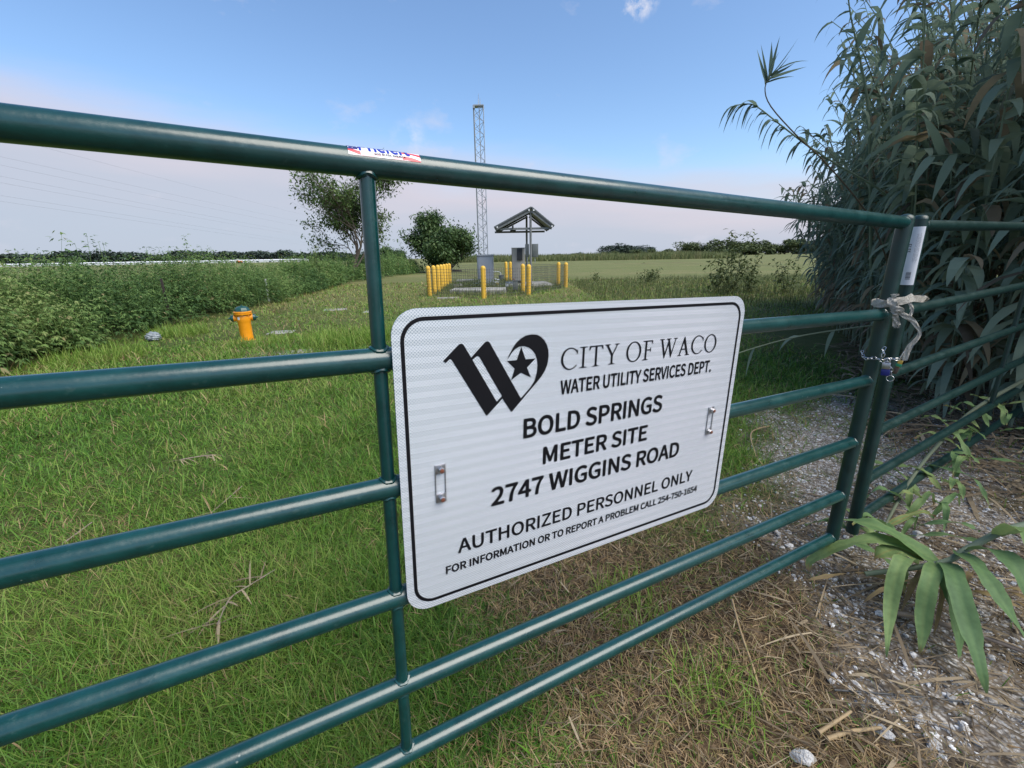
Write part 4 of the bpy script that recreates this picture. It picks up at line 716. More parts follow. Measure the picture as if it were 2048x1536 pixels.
# pitched canopy made of two solar panels on two posts
cn = empty('solar_canopy', (0.90, 21.6, 0.1), 'pitched canopy of two grey solar panels on two steel posts over the cabinet', 'canopy')
YF, YB = -1.35, 1.4
for yy, rr, nm in ((YF + .12, .05, 'post'), (YB - .12, .05, 'post')):
    bm = bmesh.new(); add_tube(bm, [(0.03 if yy < 0 else -.05, yy, 0), (0.03 if yy < 0 else -.05, yy, 3.12)], rr, 12)
    add_box(bm, (0.03 if yy < 0 else -.05, yy, .012), (.24, .24, .024)); obj(nm, bm, M_BEAM, cn, 40)
    bm = bmesh.new(); add_box(bm, (-.27 if yy < 0 else -.39, yy + .06, 2.40), (2.46, .05, .09)); obj('cross_beam', bm, M_BEAM, cn)
for yy in (YF + .04, YB - .04):
    for (xe, ze) in ((-1.5, 2.43), (1.0, 2.45)):
        a = Vector((.04, yy, 3.17)); b = Vector((xe, yy, ze)); d = (b - a)
        bm = bmesh.new(); rot = Matrix.Rotation(-math.atan2(d.z, d.x), 3, 'Y')
        add_box(bm, (a + b) / 2 + Vector((0, 0, -.05)), (d.length - .08, .05, .08), rot); obj('rafter', bm, M_BEAM, cn)
def panel(xa, za, xb, zb, nm):
    L = math.hypot(xb - xa, zb - za); an = -math.atan2(zb - za, xb - xa); rot = Matrix.Rotation(an, 3, 'Y')
    c = Vector(((xa + xb) / 2, (YF + YB) / 2, (za + zb) / 2 + .02))
    bm = bmesh.new(); add_box(bm, c, (L, YB - YF, .045), rot, bev=.004)
    pb_ = obj(nm, bm, M_DGREY, cn)
    bm = bmesh.new()
    for k in range(3): add_box(bm, c + rot @ Vector((-L / 2 + L * (k + .5) / 3, 0, .0265)), (L / 3 - .03, YB - YF - .06, .006), rot)
    obj('solar_cells', bm, M_DARK, pb_)
    for yy in (YF + .01, YB - .01):
        bm = bmesh.new(); add_box(bm, c + rot @ Vector((0, yy - c.y, -.045)), (L, .045, .05), rot); obj('edge_channel', bm, M_DARK, pb_)
panel(-1.57, 2.45, .055, 3.25, 'solar_panel'); panel(.065, 3.25, 1.06, 2.47, 'solar_panel')
for x, z, in ((-1.42, 2.47), (-.04, 3.14), (.16, 3.13), (.95, 2.47)):
    bm = bmesh.new(); add_lathe(bm, [(.035, 0), (.035, .02), (0, .022)], (x, YF - .03, z), (0, -1, 0), 10); obj('bolt', bm, M_WHITE, cn, 40)
for c_, s_ in (((-.75, YF + .1, 2.50), (.08, .06, .12)), ((-.72, YB - .2, 2.46), (.28, .1, .08)), ((-.28, YF + .3, 2.98), (.05, .05, .22))):
    bm = bmesh.new(); add_box(bm, c_, s_, bev=.01); obj('fitting', bm, M_DARK, cn, 30)

# ------------------------------------------------------------------ lattice mast
ma = empty('lattice_mast', (-1.42, 25.0, 0), 'tall slender galvanised lattice mast rising behind the grey enclosure', 'mast')
MH = 8.55; mr = 0.27
LEG = [Vector((mr * math.cos(a), mr * math.sin(a), 0)) for a in (R(-150), R(-30), R(90))]
for i, l in enumerate(LEG):
    bm = bmesh.new(); add_tube(bm, [l, l + Vector((0, 0, MH))], .022, 8); obj('leg', bm, M_GALV, ma, 60)
bm = bmesh.new(); nb = 28
for f in range(3):
    a, b = LEG[f], LEG[(f + 1) % 3]
    for k in range(nb):
        z0, z1 = 0.1 + (MH - .2) * k / nb, 0.1 + (MH - .2) * (k + 1) / nb
        s = (k + (f == 1)) % 2
        add_tube(bm, [(a if s else b) + Vector((0, 0, z0)), (b if s else a) + Vector((0, 0, z1))], .0115, 5, cap=False)
obj('bracing', bm, M_GALV, ma, 60)
bm = bmesh.new(); add_tube(bm, [LEG[0] + Vector((-.03, -.03, 0)), LEG[0] + Vector((-.03, -.03, MH))], .020, 6); obj('cable', bm, M_DGREY, ma, 60)
bm = bmesh.new(); add_box(bm, (0, 0, MH + .03), (.50, .42, .05)); add_box(bm, (-.24, -.2, MH - .05), (.10, .12, .14)); add_box(bm, (.1, -.1, MH - .05), (.3, .06, .06)); obj('head_plate', bm, M_GALV, ma)
for x in (-.02, .07):
    bm = bmesh.new(); add_tube(bm, [(x, 0, MH + .05), (x + (.02 if x < 0 else 0), 0, MH + .40 + (.2 if x < 0 else 0))], [.022, .006], 6); obj('lightning_rod', bm, M_GALV, ma, 60)

# ------------------------------------------------------------------ small things on the lawn and in the weeds
def pad(x, y, w, d, rz, lb, z=0.008):
    bm = bmesh.new()
    pts = [(-w / 2, -d / 2), (w * .1, -d * .55), (w / 2, -d * .42), (w * .47, d / 2), (-w * .46, d * .47)]
    add_prism(bm, pts, .15); bmesh.ops.bevel(bm, geom=bm.edges[:], offset=.012, segments=2, profile=.5, affect='EDGES')
    o = tag(obj('concrete_pad', bm, M_CONC, None, 30, (x, y, z)), lb, 'concrete pad', 'concrete pads sunk in the lawn'); o.rotation_euler = (0, 0, rz)
pad(-4.42, 8.45, .46, .42, .2, 'small flat concrete pad in the grass just beside the hydrant')
pad(-4.85, 12.3, .62, .5, .3, 'small concrete pad in the lawn by the thicket, farther off than the hydrant', .012)
pad(-3.42, 6.35, .95, .55, .35, 'largest concrete pad in the lawn, just above the second gate rail', .006)
pad(-3.62, 11.7, .5, .42, .1, 'concrete pad half hidden behind the gate upright', .008)
pad(-2.1, 15.2, .8, .2, .1, 'thin concrete strip in the lawn in front of the bollards', .04)
# crumpled pale bag
bm = bmesh.new(); bmesh.ops.create_icosphere(bm, subdivisions=4, radius=1)
for v in bm.verts:
    n_ = v.co.normalized(); k = 1 + .10 * math.sin(7 * n_.x + 3 * n_.z) * math.cos(9 * n_.y) + .07 * math.sin(17 * n_.z + 5 * n_.x) + .05 * math.sin(23 * n_.x * n_.y + 9 * n_.z)
    v.co = Vector((n_.x * .115 * k, n_.y * .10 * k, max(-.02, .07 + n_.z * .085 * k)))
M_BAG = mat('pale_plastic', (0.22, 0.25, 0.27), 0.5, var=0.4, scale=18)
tag(obj('plastic_bag', bm, M_BAG, None, 50, (-6.33, 7.75, 0)), 'small crumpled pale grey plastic bag on the grass at the foot of the thicket', 'plastic bag')
e = empty('marker_stake', (-8.15, 15.1, -.12), 'thin white marker stake standing among the weeds beyond the hydrant', 'stake')
bm = bmesh.new(); add_box(bm, (0, 0, .42), (.06, .012, .9), bev=.003); obj('stake_blade', bm, M_WHITE, e); bm = bmesh.new(); add_box(bm, (.005, -.008, .60), (.062, .006, .07)); obj('band', bm, M_BLACK, e)
M_POST = mat('weathered_post', (.05, .038, .032), .85, var=.3, scale=20)
bm = bmesh.new(); add_box(bm, (0, 0, .55), (.05, .006, 1.2)); add_box(bm, (0, .02, .55), (.006, .04, 1.2)); tag(obj('fence_post', bm, M_POST, None, None, (-7.5, 9.75, -.15)), 'rusty steel fence post sunk in the weed thicket', 'fence post')

# ------------------------------------------------------------------ far things
wb = empty('long_shed', (-470, 585, 0), 'very long low white building across the far field', 'building')
dv = Vector((-281.24 + 623.5, 560 - 560, 0)); 
bm = bmesh.new(); add_box(bm, (0, 0, 1.2), (420, 14, 2.4)); obj('wall', bm, M_WHITE, wb)
bm = bmesh.new(); add_prism(bm, [(-7.5, 2.4), (7.5, 2.4), (0, 3.6)], 420); bmesh.ops.rotate(bm, matrix=Matrix.Rotation(PI / 2, 3, 'X') , verts=bm.verts[:]); bmesh.ops.rotate(bm, matrix=Matrix.Rotation(PI / 2, 3, 'Z'), verts=bm.verts[:])
xs = [v.co.x for v in bm.verts]; bmesh.ops.translate(bm, vec=(-(min(xs) + max(xs)) / 2, 0, 0), verts=bm.verts[:]); obj('roof', bm, M_WHITE, wb)
for x in range(-200, 201, 16):
    bm = bmesh.new(); add_box(bm, (x, -7.05, 1.0), (3.2, .12, 1.4)); obj('opening', bm, M_DGREY, wb)
tr = empty('farm_machine', (-236, 400, 0), 'tiny orange farm machine parked far off in front of the trees', 'farm machine')
M_FORANGE = flat('machine_orange', (0.6, 0.16, 0.04), 0.5)
bm = bmesh.new(); add_box(bm, (0, 0, 1.5), (4.4, 2, 1.4), bev=.2); obj('body', bm, M_FORANGE, tr); bm = bmesh.new(); add_box(bm, (-1.2, 0, 2.9), (1.7, 1.8, 1.6), bev=.15); obj('cab', bm, M_WHITE, tr)
for x, r in ((-1.4, .95), (1.5, .65)):
    for s in (-1, 1):
        bm = bmesh.new(); add_lathe(bm, [(r, 0), (r, .4), (r * .4, .42), (0, .42)], (x, s * 1.0, r), (0, s, 0), 16); obj('wheel', bm, M_BLACK, tr)
POWER = [((-92.4, 90, 24.2), (-147.4, 420, 31.3)), ((-93.5, 90, 20.8), (-148, 420, 26.2)), ((-94, 90, 19.4), (-148.4, 420, 22.8)), ((-94.6, 90, 17.5), (-149, 420, 17.7)), ((-95, 90, 16.4), (-149.2, 420, 16)), ((-95.7, 90, 14.2), (-149.8, 420, 11.6)), ((-96.1, 90, 13.2), (-150, 420, 9.9))]
M_CABLE = flat('cable_grey', (0.30, 0.31, 0.34), 0.6)
for i, (a, b) in enumerate(POWER):
    a, b = Vector(a), Vector(b); a2 = a + (a - b) * .12
    bm = bmesh.new(); add_tube(bm, [a2.lerp(b, k / 24) - Vector((0, 0, 1.6 * (k / 24) * (1 - k / 24))) for k in range(25)], .017, 4, cap=False)
    tag(obj('power_line', bm, M_CABLE), ['topmost', 'second from the top', 'third from the top', 'middle', 'third from the bottom', 'second from the bottom', 'lowest'][i] + ' of the seven faint power lines under the top rail', 'power line', 'power lines crossing the sky')

# ------------------------------------------------------------------ ground
def vnoise(x, y, s, seed=0):
    """Smooth value noise, numpy."""
    x = np.asarray(x, float) / s + 37.1 * seed; y = np.asarray(y, float) / s - 11.7 * seed
    xi = np.floor(x).astype(np.int64); yi = np.floor(y).astype(np.int64); fx = x - xi; fy = y - yi
    def h(a, b):
        n = (a * 374761393 + b * 668265263 + seed * 1274126177) & 0x7fffffff
        n = ((n ^ (n >> 13)) * 1274126177) & 0x7fffffff
        return ((n ^ (n >> 16)) & 0xffff) / 65535.0
    fx = fx * fx * (3 - 2 * fx); fy = fy * fy * (3 - 2 * fy)
    return (h(xi, yi) * (1 - fx) + h(xi + 1, yi) * fx) * (1 - fy) + (h(xi, yi + 1) * (1 - fx) + h(xi + 1, yi + 1) * fx) * fy
def fbm(x, y, s, seed=0): return 0.5 * vnoise(x, y, s, seed) + 0.3 * vnoise(x, y, s * .45, seed + 1) + 0.2 * vnoise(x, y, s * .2, seed + 2)
def gz(x, y):
    d = np.hypot(x, y)
    return (fbm(x, y, 1.6, 5) - .5) * 0.05 * np.clip(1.3 - d / 60, 0, 1) + (vnoise(x, y, .22, 8) - .5) * 0.014 * np.clip(1 - d / 25, 0, 1)
def sstep(a, b, v): t = np.clip((v - a) / (b - a), 0, 1); return t * t * (3 - 2 * t)
def gravel_w(x, y):
    # a white rock drive entering from the near side and running back under the reeds
    x = np.asarray(x); y = np.asarray(y)
    edge = np.interp(y, [0.0, 0.85, 1.3, 1.75, 2.4, 3.0, 3.6, 4.2, 6], [0.78, 0.86, 1.06, 1.16, 1.42, 1.58, 1.75, 2.6, 4.4])
    far = 1 - sstep(3.1, 4.1, y - 0.28 * np.clip(x - 2, 0, 9) + (fbm(x, y, .8, 41) - .5) * 1.2)
    return sstep(-0.12, 0.42, x - edge + (fbm(x, y, .5, 3) - .5) * 1.0) * far
def straw_w(x, y):
    x = np.asarray(x); y = np.asarray(y)
    c = sstep(-0.35, 0.35, x + 0.10 * y + (fbm(x, y, .7, 21) - .5) * 0.9) * (1 - sstep(1.6, 2.7, y + (fbm(x, y, .6, 27) - .5) * .8))
    patch = sstep(.64, .80, fbm(x, y, 1.1, 31)) * .3
    return np.clip(np.maximum(c, patch), 0, 1)
def axis_pts(near, step, far, growth):
    v = [0.0]; s = step
    while v[-1] < far:
        if v[-1] > near: s *= growth
        v.append(v[-1] + s)
    return np.array(v)
ax_ = axis_pts(3.2, .05, 4000, 1.09); gx = np.concatenate([-ax_[:0:-1], ax_])
ay_ = axis_pts(4.5, .05, 5000, 1.09); gy = np.concatenate([-axis_pts(.3, .15, 400, 1.35)[:0:-1], ay_])
XX, YY = np.meshgrid(gx, gy); nx_, ny_ = len(gx), len(gy)
VV = np.stack([XX, YY, gz(XX, YY)], -1).reshape(-1, 3)
idx = np.arange(nx_ * ny_).reshape(ny_, nx_)
FF = np.stack([idx[:-1, :-1], idx[:-1, 1:], idx[1:, 1:], idx[1:, :-1]], -1).reshape(-1, 4)
m = bpy.data.materials.new('ground'); m.use_nodes = True; t = m.node_tree; t.nodes.clear()
out = N(t, 'ShaderNodeOutputMaterial'); p = N(t, 'ShaderNodeBsdfPrincipled', i_Roughness=0.95); t.links.new(p.outputs[0], out.inputs[0]); p.inputs['Specular IOR Level'].default_value = 0.15
tcn = N(t, 'ShaderNodeTexCoord'); G_ = tcn.outputs['Object']
def noise(scale, det=6.0, rough=.6, vec=None):
    n = N(t, 'ShaderNodeTexNoise', i_Scale=scale, i_Detail=det, i_Roughness=rough); t.links.new(vec or G_, n.inputs['Vector']); return n.outputs[0]
n1, n2, n3 = noise(0.35), noise(4.0), noise(28.0, 8)
lawn = ramp_n(t, n2, [(.30, (.028, .048, .010)), (.5, (.048, .075, .016)), (.7, (.085, .095, .03))])  # dark tones carry the shadow between the grass blades
lawn = mix_n(t, ramp_n(t, n1, [(.42, (0, 0, 0)), (.62, (.7, .7, .7))]), lawn, (.10, .11, .035))
soil = ramp_n(t, n3, [(.3, (.03, .021, .014)), (.55, (.085, .058, .034)), (.75, (.16, .115, .07))])
gs = N(t, 'ShaderNodeTexVoronoi', i_Scale=75.0); t.links.new(G_, gs.inputs['Vector'])
gcell = mix_n(t, 1.0, ramp_n(t, gs.outputs['Distance'], [(.0, (.60, .585, .56)), (.35, (.48, .465, .44)), (.6, (.22, .195, .165))]), ramp_n(t, n3, [(.35, (.55, .5, .45)), (.6, (1, 1, 1))]), 'MULTIPLY')
field = ramp_n(t, n1, [(.3, (.21, .19, .085)), (.5, (.17, .172, .07)), (.7, (.14, .16, .055))])
mpf = N(t, 'ShaderNodeMapping'); mpf.inputs['Scale'].default_value = (.02, .16, 1); t.links.new(G_, mpf.inputs[0])
nf = noise(1.0, 4, .6, mpf.outputs[0])
field = mix_n(t, ramp_n(t, nf, [(.42, (0, 0, 0)), (.66, (.8, .8, .8))]), field, (.125, .155, .05))
def att(nm): return N(t, 'ShaderNodeAttribute', attribute_name=nm).outputs['Fac']
cg = mix_n(t, att('field'), lawn, field)
cg = mix_n(t, att('straw'), cg, soil)
cg = mix_n(t, att('bare'), cg, (.30, .21, .125))
cg = mix_n(t, math_n(t, 'MULTIPLY', att('gravel'), ramp_n(t, noise(3.2, 3), [(.36, (.2, .2, .2)), (.52, (1, 1, 1))])), cg, gcell)
cg = mix_n(t, 0.55, cg, ramp_n(t, n3, [(.3, (.35, .35, .35)), (.65, (1.25, 1.25, 1.25))]), 'MULTIPLY')
t.links.new(cg, p.inputs['Base Color'])
bmp = N(t, 'ShaderNodeBump', i_Strength=.6, i_Distance=.02); t.links.new(n3, bmp.inputs['Height']); t.links.new(bmp.outputs[0], p.inputs['Normal'])
x_, y_ = VV[:, 0], VV[:, 1]
fieldw = np.maximum(.75 * sstep(4, 20, y_) + .25 * sstep(24, 34, y_), sstep(9.5, 11.0, -x_ - np.clip(y_ - 20, 0, 30) * .08))
barew = sstep(9.6, 10.6, -x_) * (1 - sstep(14, 17, -x_)) * (1 - sstep(10, 16, y_)) * 0.9
ground = mesh_np('ground', VV, FF, m, {'gravel': gravel_w(x_, y_), 'straw': straw_w(x_, y_), 'field': fieldw, 'bare': barew}, None, True)
tag(ground, 'grassy ground of lawn, straw and far field', 'ground', kind='structure')

# ------------------------------------------------------------------ leaf and blade builders
def nrm(v): return v / np.maximum(np.linalg.norm(v, axis=-1, keepdims=True), 1e-9)
def strips(P, D, L, Wd, droop, nseg, prof, roll=None):
    """N curved strips: base P, first direction D, length L, half width Wd, droop; prof = half-width factors."""
    n = len(P); d = nrm(D); pts = [P]; cur = P; ds = [d]
    for k in range(nseg):
        d = nrm(d - np.stack([np.zeros(n), np.zeros(n), droop / nseg], -1)); cur = cur + d * (L / nseg)[:, None]; pts.append(cur); ds.append(d)
    up = np.tile([0., 0., 1.], (n, 1)); side = np.cross(nrm(D), up); bad = np.linalg.norm(side, axis=1) < .05; side[bad] = [1, 0, 0]; side = nrm(side)
    if roll is not None: side = nrm(side * np.cos(roll)[:, None] + np.cross(nrm(D), side) * np.sin(roll)[:, None])
    V = np.empty((n, nseg + 1, 2, 3))
    for k in range(nseg + 1):
        w = (Wd * prof[k])[:, None]; V[:, k, 0] = pts[k] - side * w; V[:, k, 1] = pts[k] + side * w
    base = (np.arange(n) * (nseg + 1) * 2)[:, None]
    F = np.concatenate([np.stack([base + 2 * k, base + 2 * k + 1, base + 2 * k + 3, base + 2 * k + 2], -1) for k in range(nseg)], 1)
    return V.reshape(-1, 3), F.reshape(-1, 4), (nseg + 1) * 2
class Bag:
    def __init__(s): s.V = []; s.F = []; s.t = []; s.n = 0
    def add(s, V, F, per, tv): s.V.append(V); s.F.append(F + s.n); s.t.append(np.repeat(tv, per)); s.n += len(V)
    def strips(s, P, D, L, Wd, droop, nseg, prof, tv, roll=None):
        V, F, per = strips(P, D, L, Wd, droop, nseg, prof, roll); s.add(V, F, per, tv)
    def tube(s, pts, r, tv, seg=5):
        pts = np.asarray(pts, float); n = len(pts); r = np.broadcast_to(r, (n,))
        d = np.gradient(pts, axis=0); d = nrm(d); a = np.cross(d, [.31, .77, .2]); a = nrm(a); b = np.cross(d, a)
        th = np.arange(seg) * 2 * np.pi / seg
        V = pts[:, None] + (a[:, None] * np.cos(th)[None, :, None] + b[:, None] * np.sin(th)[None, :, None]) * r[:, None, None]
        F = []
        for i in range(n - 1):
            for k in range(seg): F.append((i * seg + k, i * seg + (k + 1) % seg, (i + 1) * seg + (k + 1) % seg, (i + 1) * seg + k))
        s.add(V.reshape(-1, 3), np.array(F), n * seg, np.array([tv]))
    def build(s, name, mtl, parent=None, smooth=False):
        return mesh_np(name, np.concatenate(s.V), np.concatenate(s.F), mtl, {'t': np.concatenate(s.t)}, parent, smooth)
def U(a, b, n=None): return rng.uniform(a, b, n)
def in_poly(x, y, poly):
    c = np.zeros(len(x), bool); m_ = len(poly); j = m_ - 1
    for i in range(m_):
        xi, yi = poly[i]; xj, yj = poly[j]
        c ^= ((yi > y) != (yj > y)) & (x < (xj - xi) * (y - yi) / (yj - yi + 1e-12) + xi); j = i
    return c
def scatter(poly, n):
    xs = [p[0] for p in poly]; ys = [p[1] for p in poly]; ox = []; oy = []; k = 0
    while k < n:
        x = U(min(xs), max(xs), n * 2); y = U(min(ys), max(ys), n * 2); s = in_poly(x, y, poly); ox.append(x[s]); oy.append(y[s]); k += s.sum()
    return np.concatenate(ox)[:n], np.concatenate(oy)[:n]

# ------------------------------------------------------------------ lawn grass
M_GRASS = leaf_mat('grass_blades', [(0.0, (.045, .120, .014)), (.35, (.118, .250, .028)), (.60, (.26, .345, .07)), (.72, (.25, .20, .085)), (.85, (.31, .205, .105)), (1.0, (.50, .37, .21))], .28, .5)
EDGE = [(3.0, -5.6), (5.4, -6.3), (7.9, -6.8), (10.5, -7.25), (14.3, -7.4), (20, -8.4), (29, -9.5), (43, -8.2)]
def edge_x(y): return np.interp(y, [e[0] for e in EDGE], [e[1] for e in EDGE])
bag = Bag()
def grass(n, r0, r1, base_len, k0):
    # polar scatter, thinning with distance
    u_ = rng.random(n); r = r0 * (r1 / r0) ** u_ ; r = np.sqrt((r0 ** 2 + k0) * ((r1 ** 2 + k0) / (r0 ** 2 + k0)) ** u_ - k0)
    a = U(-1.02, 1.02, n); x = r * np.sin(a); y = r * np.cos(a)
    g = gravel_w(x, y); s_ = straw_w(x, y)
    keep = (rng.random(n) > g * .86) & (x > edge_x(y) - .3) & (y > .15)
    keep &= ~((x > 3.2) & (x + y > 6.5) & (rng.random(n) < sstep(2.8, 4.5, x) * (y < 9)))
    x, y, r, g, s_ = x[keep], y[keep], r[keep], g[keep], s_[keep]; n = len(x)
    grow = fbm(x, y, .55, 51)
    tall = sstep(.55, .75, fbm(x, y, 1.3, 61))
    L = base_len * U(.55, 1.35, n) * (0.55 + .9 * grow + .6 * tall) * (1 + .02 * r) * (1 - .35 * s_ * (y < 3))
    flatten = np.clip(.25 + .75 * s_, 0, 1)
    tilt = np.abs(rng.normal(0, .55, n)) + .15 + flatten * U(0, .9, n); tilt = np.clip(tilt, 0, 1.5)
    az = U(0, 2 * np.pi, n)
    D = np.stack([np.sin(tilt) * np.cos(az), np.sin(tilt) * np.sin(az), np.cos(tilt)], -1)
    P = np.stack([x, y, gz(x, y) - .004], -1)
    Wd = 0.00112 * U(.5, 1.6, n) * np.maximum(1, r / 2.4) * np.where(rng.random(n) < .08, 1.9, 1)
    tv = np.clip(.30 + (fbm(x, y, .9, 71) - .5) * .6 + rng.normal(0, .16, n) + .021 * np.clip(r - 3, 0, 14), 0, .69)
    dead = rng.random(n) < np.clip(.03 + .80 * s_ + .25 * g + .007 * r, 0, .93)
    tv[dead] = U(.70, 1.0, dead.sum())
    bag.strips(P, D, L, Wd, U(.3, 1.6, n), 3, [1, .9, .6, .06], tv, U(-.6, .6, n))
grass(300000, .70, 9.0, .080, 1.6)
grass(130000, 4.5, 26.0, .085, 30.)
# coarse bright tufts
for (cx, cy, rad, n, ln) in [(-2.75, 7.3, .7, 1500, .26), (-2.3, 7.9, .4, 500, .24), (-4.1, 7.3, .5, 400, .16), (-6.0, 6.3, .6, 900, .2), (-6.3, 8.3, .5, 800, .22), (.45, 1.42, .16, 260, .11), (.62, 1.05, .14, 200, .1)]:
    a = U(0, 6.28, n); rr = rad * np.sqrt(rng.random(n)); x = cx + rr * np.cos(a); y = cy + rr * np.sin(a)
    ti = np.abs(rng.normal(0, .5, n)); az = U(0, 6.28, n)
    bag.strips(np.stack([x, y, gz(x, y)], -1), np.stack([np.sin(ti) * np.cos(az), np.sin(ti) * np.sin(az), np.cos(ti)], -1), ln * U(.6, 1.3, n), U(.0025, .005, n) * (1 if ln > .13 else .4), U(.6, 1.8, n), 4, [.8, 1, .85, .55, .05], np.clip(rng.normal(.5, .09, n), 0, .7))
tag(bag.build('grass', M_GRASS), 'green lawn grass turning to dry brown straw by the gate foot', 'grass', kind='stuff')

# dry litter: flattened straw bits over the drive and the near lawn
M_LITTER = leaf_mat('straw_litter', [(0, (.075, .056, .037)), (.5, (.19, .145, .092)), (1, (.38, .305, .20))], .1, .8)
bag = Bag(); n = 26000
r = np.sqrt(U(.6 ** 2, 5.2 ** 2, n)); a = U(-.15, 1.12, n); x = r * np.sin(a); y = r * np.cos(a)
k = rng.random(n) < np.clip(straw_w(x, y) * .8 + gravel_w(x, y) * .5, .0, 1); x, y = x[k], y[k]; n = len(x); az = U(0, 6.28, n)
bag.strips(np.stack([x, y, gz(x, y) + U(.004, .03, n)], -1), np.stack([np.cos(az), np.sin(az), U(-.1, .22, n)], -1), U(.02, .11, n), U(.0004, .0017, n) * np.where(rng.random(n) < .06, 2.2, 1), U(0, .5, n), 3, [.7, 1, .9, .3], rng.random(n), U(-.5, .5, n))
tag(bag.build('straw', M_LITTER), 'loose dry straw and broken reed litter over the gravel drive', 'straw', kind='stuff')

# ------------------------------------------------------------------ gravel
def rock(seed, sub=2):
    bm = bmesh.new(); bmesh.ops.create_icosphere(bm, subdivisions=sub, radius=1); rs = random.Random(seed)
    pl = [(Vector((rs.gauss(0, 1), rs.gauss(0, 1), rs.gauss(0, 1))).normalized(), rs.uniform(.45, .82)) for _ in range(11)]
    for v in bm.verts:
        for n_, d_ in pl:
            e_ = v.co.dot(n_) - d_
            if e_ > 0: v.co -= n_ * e_
    return bm
protoV = []; protoF = None
for s_ in range(10):
    bm = rock(s_, 1); bm.verts.ensure_lookup_table(); protoV.append(np.array([v.co for v in bm.verts])); protoF = np.array([[v.index for v in f.verts] for f in bm.faces]); bm.free()
n = 34000; r = .75 * (6.2 / .75) ** (rng.random(n) ** .85); a = U(0.1, 1.15, n); x = r * np.sin(a); y = r * np.cos(a)
k = rng.random(n) < gravel_w(x, y) * sstep(.36, .52, fbm(x, y, .38, 91) + .16 * sstep(1.3, 2.0, y)) ; x, y = x[k], y[k]; n = len(x)
sz = .0032 + .0095 * rng.random(n) ** 3 + .009 * (rng.random(n) < .025); V = []; F = []; tt = []; off = 0
for i in range(n):
    pv = protoV[i % 10]; a = rng.random() * 6.28; ca, sa = math.cos(a), math.sin(a)
    q = pv * np.array([sz[i] * rng.uniform(.8, 1.4), sz[i] * rng.uniform(.7, 1.1), sz[i] * .65]); q = np.stack([q[:, 0] * ca - q[:, 1] * sa, q[:, 0] * sa + q[:, 1] * ca, q[:, 2]], -1)
    V.append(q + np.array([x[i], y[i], float(gz(x[i], y[i])) + sz[i] * .25])); F.append(protoF + off); off += len(pv); tt.append(np.full(len(pv), rng.random()))
M_GRAV = leaf_mat('gravel_stones', [(0, (.34, .325, .30)), (.4, (.58, .57, .555)), (1, (.78, .78, .77))], 0, .9, .2)
tag(mesh_np('gravel', np.concatenate(V), np.concatenate(F), M_GRAV, {'t': np.concatenate(tt)}), 'white crushed limestone gravel of the drive', 'gravel', kind='stuff')
STONES = [(.765, .86, .034, 'white stone cut by the bottom edge, lying alone in the straw'), (1.035, .925, .030, 'white stone in the straw, nearest the gravel of four big ones below the fallen reed'), (1.17, .955, .021, 'small white stone behind the cluster below the fallen reed'), (1.225, .935, .019, 'roundest white stone of the cluster below the fallen reed'),
          (1.265, .925, .021, 'outer white stone of the cluster below the fallen reed'), (1.285, 1.86, .030, 'lone white stone in the grass under the lowest gate rails'), (1.07, 1.0, .026, 'pale angular stone at the grass edge of the gravel'), (1.15, .885, .022, 'half sunken pale stone at the end of a broken dry stalk'),
          (1.93, 1.82, .034, 'white stone on the drive behind the fallen reed'), (2.02, 1.95, .026, 'white stone by the reed litter beyond the fallen reed'), (1.62, 1.95, .03, 'white stone at the foot of the short gate leaf')]
for i, (x, y, s_, lb) in enumerate(STONES):
    s_ *= .86; bm = rock(50 + i, 3); bmesh.ops.scale(bm, vec=(s_ * 1.25, s_ * .9, s_ * .75), verts=bm.verts[:])
    o = tag(obj('stone', bm, M_STONE, None, 18, (x, y, float(gz(x, y)) + s_ * .22)), lb, 'stone', 'bigger white stones by the gate'); o.rotation_euler = (random.uniform(-.4, .4), random.uniform(-.4, .4), random.uniform(0, 6))

bag = Bag(); n = 520; x, y = scatter([(.75, .8), (1.0, 1.25), (1.25, 1.9), (2.1, 2.3), (2.6, 1.6), (1.6, .75)], n); az = rng.normal(2.4, .7, n)
bag.strips(np.stack([x, y, gz(x, y) + U(.008, .03, n)], -1), np.stack([np.cos(az), np.sin(az), U(-.05, .2, n)], -1), U(.06, .34, n), U(.0012, .0055, n), U(.1, .6, n), 4, [.7, 1, .9, .6, .2], np.clip(rng.normal(.5, .3, n), 0, 1), U(-.5, .5, n))
tag(bag.build('dry_reed_scraps', M_LITTER), 'dry reed scraps and stalk pieces strewn over the gravel in front of the gate', 'litter', kind='stuff')
# matted brown reed litter where the thicket meets the drive
bag = Bag(); n = 5200; x, y = scatter([(2.4, 1.6), (2.7, 2.9), (3.3, 4.3), (5.0, 6.6), (6.6, 6.4), (5.6, 2.0), (4.2, 1.0)], n); az = U(0, 6.28, n)
bag.strips(np.stack([x, y, gz(x, y) + U(.005, .09, n)], -1), np.stack([np.cos(az), np.sin(az), U(-.1, .3, n)], -1), U(.08, .42, n), U(.002, .011, n), U(.1, .8, n), 4, [.6, 1, .9, .6, .1], np.clip(rng.normal(.35, .25, n), 0, 1), U(-.6, .6, n))
tag(bag.build('reed_litter', M_LITTER), 'matted brown dead reed leaves lying at the base of the reed thicket', 'leaf litter', kind='stuff')

